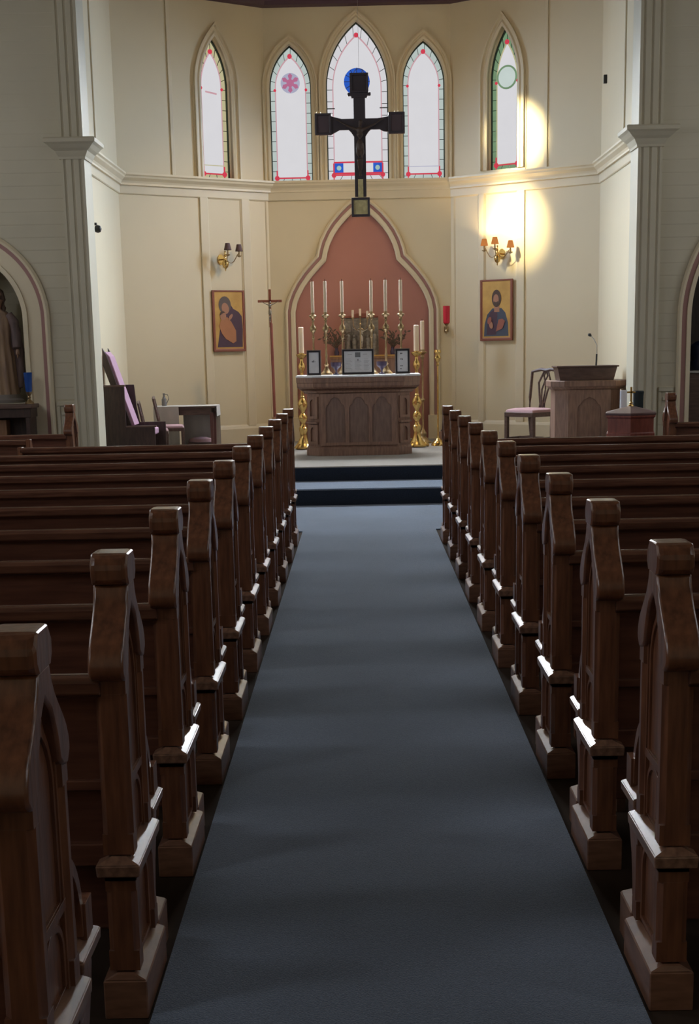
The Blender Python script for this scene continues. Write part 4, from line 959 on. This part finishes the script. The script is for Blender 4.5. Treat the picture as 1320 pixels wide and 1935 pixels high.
# lectern microphone
mc = thing('microphone', 'gooseneck microphone rising from the lectern', 'microphone', (2.745, 16.24, G2 + 1.008))
bm = nb(); tube(bm, [(0, 0, 0), (.005, 0, .13)], .010, 8); obj('base_tube', bm, 'black', mc, smooth=True)
bm = nb(); tube(bm, [(.005, 0, .13), (.005, 0, .23), (-.03, 0, .30), (-.07, 0, .34)], .005, 6); obj('gooseneck', bm, 'steel', mc, smooth=True)
bm = nb(); tube(bm, [(-.065, 0, .335), (-.08, -.005, .348), (-.095, -.01, .352)], [.012, .020, .014], 10); obj('head', bm, 'black', mc, smooth=True)
# font
fo = thing('font', 'six-sided red-brown wooden font with brass cross on its lid', 'font', (2.625, 13.5, .011))
def hexp(r): return [(r * cos(radians(-101 + 60 * k)), r * sin(radians(-101 + 60 * k))) for k in range(6)]
def hexfr(bm, steps):
    rings = [[bm.verts.new((x, y, z)) for x, y in hexp(r)] for r, z in steps]
    for a, b in zip(rings, rings[1:]):
        for k in range(6): bm.faces.new((a[k], a[(k + 1) % 6], b[(k + 1) % 6], b[k]))
    bm.faces.new(rings[0][::-1]); bm.faces.new(rings[-1])
bm = nb(); hexfr(bm, [(.27, 0), (.27, .08), (.14, .14), (.12, .5), (.20, .60), (.262, .66), (.262, .72), (.25, .73), (.25, .86), (.268, .875), (.268, .892)]); obj('basin', bm, 'wood_red', fo, .003)
bm = nb(); hexfr(bm, [(.272, .893), (.275, .90), (.275, .912), (.262, .918), (.03, .972), (.02, .975)]); obj('lid', bm, 'wood_red3', fo, .002)
bm = nb(); lathe(bm, [(.03, .968), (.022, .985), (.012, .99), (.018, 1.005), (.008, 1.015)], 12); box(bm, -.009, .009, -.006, .006, 1.01, 1.155); box(bm, -.04, .04, -.006, .006, 1.095, 1.113); obj('brass_cross', bm, 'brass', fo, .002)
# stand with pillar candle and dark vase behind the font
st = thing('pedestal', 'dark wooden pedestal behind the font', 'stand', (2.70, 13.98, .011))
bm = nb(); box(bm, -.16, .16, -.12, .12, .80, .83); obj('top', bm, 'wood_dark', st, .004)
bm = nb(); box(bm, -.04, .04, -.04, .04, .03, .80); box(bm, -.13, .13, -.1, .1, 0, .03); obj('column', bm, 'wood_dark', st, .004)
bm = nb(); lathe(bm, [(.035, 0), (.035, .27), (.03, .28), (0, .28)], 18); tag(obj('pillar_candle', bm, 'cloth', smooth=True), 'thick white candle behind the font, left of the dark vase', 'candle').location = (2.635, 13.95, .842)
bm = nb(); lathe(bm, [(.045, 0), (.05, .02), (.05, .22), (.055, .26), (.048, .27), (.04, .2), (0, .19)], 20); tag(obj('dark_vase', bm, 'darkgreen', smooth=True), 'dark green vase behind the font, right of the white candle', 'vase').location = (2.79, 13.98, .842)

# ------------------------------------------------------------------ left niche: shrine table, statue, blue votive lamp
sh = thing('shrine_table', 'dark wooden shrine table in front of the left arched niche', 'table', (-4.12, 15.35, 0.011))
bm = nb(); box(bm, -.54, .54, -.14, .22, 1.0, 1.045); obj('tabletop', bm, 'wood_dark2', sh, .006)
bm = nb(); box(bm, -.52, .52, -.12, .20, .90, 1.0); obj('frieze', bm, 'wood_dark', sh, .006)
bm = nb()
for x_ in (-.50, .46): box(bm, x_, x_ + .045, -.12, .20, 0, .90)
box(bm, -.50, .50, .17, .20, 0, .90); obj('legs_and_back', bm, 'wood_dark', sh, .004)
bm = nb(); box(bm, -.45, .22, -.02, .16, .62, .88); obj('drawer', bm, 'wood_light', sh, .006)
stt = thing('statue', 'painted statue of a robed figure with dark mantle in the left niche', 'statue', (-4.03, 15.83, 1.063))
bm = nb(); lathe(bm, [(.22, 0), (.22, .03), (.19, .05), (.18, .09)], 28); obj('base', bm, 'stone', stt, smooth=True)
def robe(bm, rings, folds, seg=56):
    rs = []
    for cx_, cy_, rx, ry, z, amp in rings:
        rs.append([bm.verts.new((cx_ + (rx + amp * sin(folds * 2 * pi * k / seg + z * 3)) * cos(2 * pi * k / seg), cy_ + (ry + amp * sin(folds * 2 * pi * k / seg + z * 3)) * sin(2 * pi * k / seg), z)) for k in range(seg)])
    for a, b in zip(rs, rs[1:]):
        for k in range(seg): bm.faces.new((a[k], a[(k + 1) % seg], b[(k + 1) % seg], b[k]))
    bm.faces.new(rs[0][::-1]); bm.faces.new(rs[-1])
bm = nb(); robe(bm, [(0, 0, .17, .13, .08, .012), (0, 0, .155, .12, .25, .012), (0, 0, .14, .11, .50, .010), (0, -.005, .125, .10, .66, .006), (0, -.01, .135, .10, .80, .004), (0, -.005, .13, .09, .92, .002), (0, 0, .10, .07, .99, 0), (0, 0, .045, .04, 1.03, 0)], 11)
obj('robe', bm, 'statue_robe', stt, smooth=True)
bm = nb()
tube(bm, [(.10, 0, .97), (.165, .0, .88), (.185, -.01, .74), (.195, -.04, .60)], [.055, .062, .058, .05], 14)
tube(bm, [(.10, .03, .97), (.16, .05, .80), (.19, .05, .55), (.20, .04, .35), (.185, .03, .16)], [.05, .065, .06, .05, .035], 14)
tube(bm, [(-.10, 0, .97), (-.165, .0, .88), (-.17, -.03, .74), (-.10, -.10, .72)], [.055, .062, .055, .045], 14)
tube(bm, [(-.10, .03, .97), (-.16, .05, .80), (-.19, .05, .55), (-.18, .04, .16)], [.05, .065, .055, .035], 14)
robe(bm, [(0, .05, .17, .10, .10, .008), (0, .05, .17, .10, .55, .008), (0, .04, .15, .09, .92, .004), (0, .02, .09, .06, 1.01, 0)], 7, 40)
o = fuse(obj('mantle', bm, 'statue_mantle', stt), .012)
bm = nb(); tube(bm, [(0, 0, 1.0), (0, -.004, 1.06), (0, -.012, 1.09), (0, -.018, 1.13), (0, -.014, 1.18), (0, -.005, 1.225), (0, 0, 1.24)], [.035, .032, .045, .062, .066, .05, .02], 16)
tube(bm, [(0, -.07, 1.165), (0, -.092, 1.145), (0, -.078, 1.138)], [.008, .012, .010], 8)
for k in (-1, 1): tube(bm, [(.028 * k, -.072, 1.172), (.03 * k, -.074, 1.173)], [.010, .010], 6); tube(bm, [(.064 * k, -.005, 1.17), (.068 * k, -.003, 1.14)], [.012, .010], 6)
tube(bm, [(-.018, -.074, 1.118), (0, -.080, 1.116), (.018, -.074, 1.118)], .007, 6)
fuse(obj('head', bm, 'statue_skin', stt), .006)
bm = nb(); tube(bm, [(0, .0, 1.245), (0, .02, 1.22), (0, .035, 1.16), (0, .04, 1.08), (0, .04, 1.0)], [.04, .066, .066, .062, .045], 14)
for k in (-1, 1): tube(bm, [(.02 * k, -.03, 1.235), (.058 * k, -.02, 1.20), (.068 * k, .0, 1.13), (.065 * k, .0, 1.05), (.06 * k, -.01, .99)], [.02, .022, .024, .026, .015], 8)
tube(bm, [(0, -.055, 1.10), (0, -.062, 1.075), (0, -.05, 1.045)], [.03, .028, .012], 8)
fuse(obj('hair', bm, 'hair', stt), .008)
def hand(bm, p, d, side):
    p = Vector(p); d = Vector(d).normalized(); s_ = Vector((side, 0, 0)); 
    tube(bm, [p - d * .02, p, p + d * .035], [.018, .020, .022], 10)
    for q in range(4):
        b = p + d * .03 + s_.cross(d).normalized() * (q - 1.5) * .011
        l_ = (.040, .046, .043, .033)[q]
        tube(bm, [b, b + d * l_ * .5, b + d * l_ + Vector((0, -.006, -.004))], [.0065, .006, .0045], 6)
    tube(bm, [p + Vector((0, -.014, 0)), p + d * .02 + Vector((0, -.03, 0)), p + d * .04 + Vector((0, -.034, 0))], [.008, .007, .005], 6)
bm = nb(); hand(bm, (.198, -.05, .565), (.06, -.25, -1), 1); obj('hand', bm, 'statue_skin', stt, smooth=True)
bm = nb(); hand(bm, (-.07, -.125, .74), (1, -.3, .5), 1); obj('hand', bm, 'statue_skin', stt, smooth=True)
vt = thing('votive_lamp', 'blue glass votive lamp on the shrine table beside the statue', 'lamp', (-3.645, 15.40, 1.057))
bm = nb(); lathe(bm, [(.05, 0), (.05, .01), (.03, .03), (.012, .05), (.02, .07), (.012, .085), (.03, .11), (.034, .13)], 18); obj('stand', bm, 'brassdull', vt, smooth=True)
bm = nb(); lathe(bm, [(.028, .12), (.036, .15), (.047, .34), (.044, .34), (.033, .15), (0, .14)], 20); obj('blue_glass', bm, 'blue', vt, smooth=True)
# right archway: dark cabinet with items
cb2 = thing('cabinet', 'dark brown cabinet inside the right archway', 'cabinet', (4.38, 16.25, .012))
bm = nb(); box(bm, -.64, .64, 0, .5, 0, 1.22); obj('body', bm, 'wood_dark2', cb2, .006)
bm = nb(); box(bm, -.645, .645, -.02, .5, 1.22, 1.245); obj('top', bm, 'cloth2', cb2, .004)
for x_ in (-.60, .01):
    bm = nb(); plate(bm, [(x_, .12), (x_ + .59, .12), (x_ + .59, 1.16), (x_, 1.16)], [], -.02, 0); dd = obj('door', bm, 'wood_dark2', cb2, .005)
    bm = nb(); lathe(bm, [(0, 0), (.012, .01), (0, .02)], 10, (x_ + (.54 if x_ < 0 else .05), -.03, .65)); obj('knob', bm, 'brassdull', dd)
bm = nb(); lathe(bm, [(.11, 0), (.13, .06), (.10, .12), (.13, .20), (.12, .28), (.05, .33), (0, .34)], 16, sx=1.1, sy=.8); tag(obj('covered_bundle', bm, 'vinyl', smooth=True), 'dark blue covered bundle on the cabinet in the right archway', 'bundle').location = (4.00, 16.45, 1.262)

# ------------------------------------------------------------------ hanging rood cross
rd = thing('hanging_rood', 'dark painted crucifix hanging high in front of the centre window', 'cross', (0.052, 14.5, 0))
bm = nb()
plate(bm, [(-.058, 3.08), (.058, 3.08), (.058, 3.66), (.085, 3.70), (.11, 3.725), (.20, 3.725), (.24, 3.705), (.285, 3.70), (.285, 3.68), (.305, 3.68), (.305, 3.86), (.285, 3.86), (.285, 3.845), (.22, 3.835), (.18, 3.83),
           (.058, 3.83), (.058, 4.06), (-.058, 4.06), (-.058, 3.83), (-.18, 3.83), (-.22, 3.84), (-.26, 3.85), (-.285, 3.86), (-.285, 3.68), (-.27, 3.69), (-.23, 3.71), (-.20, 3.725), (-.11, 3.725), (-.085, 3.70), (-.058, 3.66)], [], -.015, .015)
obj('beams', bm, 'roodwood', rd, .004)
def endbox(cx, cz, w, h, mt, nm):
    bm = nb(); o_ = [(cx - w / 2, cz - h / 2), (cx + w / 2, cz - h / 2), (cx + w / 2, cz + h / 2), (cx - w / 2, cz + h / 2)]; d = .022
    i_ = [(cx - w / 2 + d, cz - h / 2 + d), (cx + w / 2 - d, cz - h / 2 + d), (cx + w / 2 - d, cz + h / 2 - d), (cx - w / 2 + d, cz + h / 2 - d)]
    plate(bm, o_, [i_], -.035, .02); f = obj(nm, bm, 'roodwood', rd, .004)
    bm = nb(); plate(bm, i_, [], -.018, .01); obj('painted_panel', bm, mt, f)
endbox(-.365, 3.782, .165, .205, 'roodpanel', 'left_terminal'); endbox(.368, 3.782, .165, .205, 'roodpanel', 'right_terminal')
endbox(.0, 4.165, .185, .185, 'roodwood', 'top_terminal'); endbox(-.003, 2.98, .185, .185, 'roodgold', 'foot_terminal')
bm = nb(); box(bm, -.115, .115, -.02, .015, 4.045, 4.075); box(bm, -.08, .08, -.02, .015, 4.025, 4.05); obj('top_moulding', bm, 'roodwood', rd, .004)
bm = nb(); box(bm, -.026, .026, -.022, -.012, 3.06, 3.25); obj('gold_strip', bm, 'roodgold', rd)
bm = nb(); corpus(bm, .55, (0, -.04, 3.27)); fuse(obj('crucified_figure', bm, 'roodfig', rd), .009)
bm = nb(); tube(bm, [(.05 * cos(k * pi / 10), 0, 4.255 + .045 * sin(k * pi / 10)) for k in range(11)], .003, 6); obj('hanging_ring', bm, 'silver', rd)
bm = nb(); tube(bm, [(0, 0, 4.30), (0, 0, 8.0)], .0012, 5); obj('wire', bm, 'clearwire', rd)
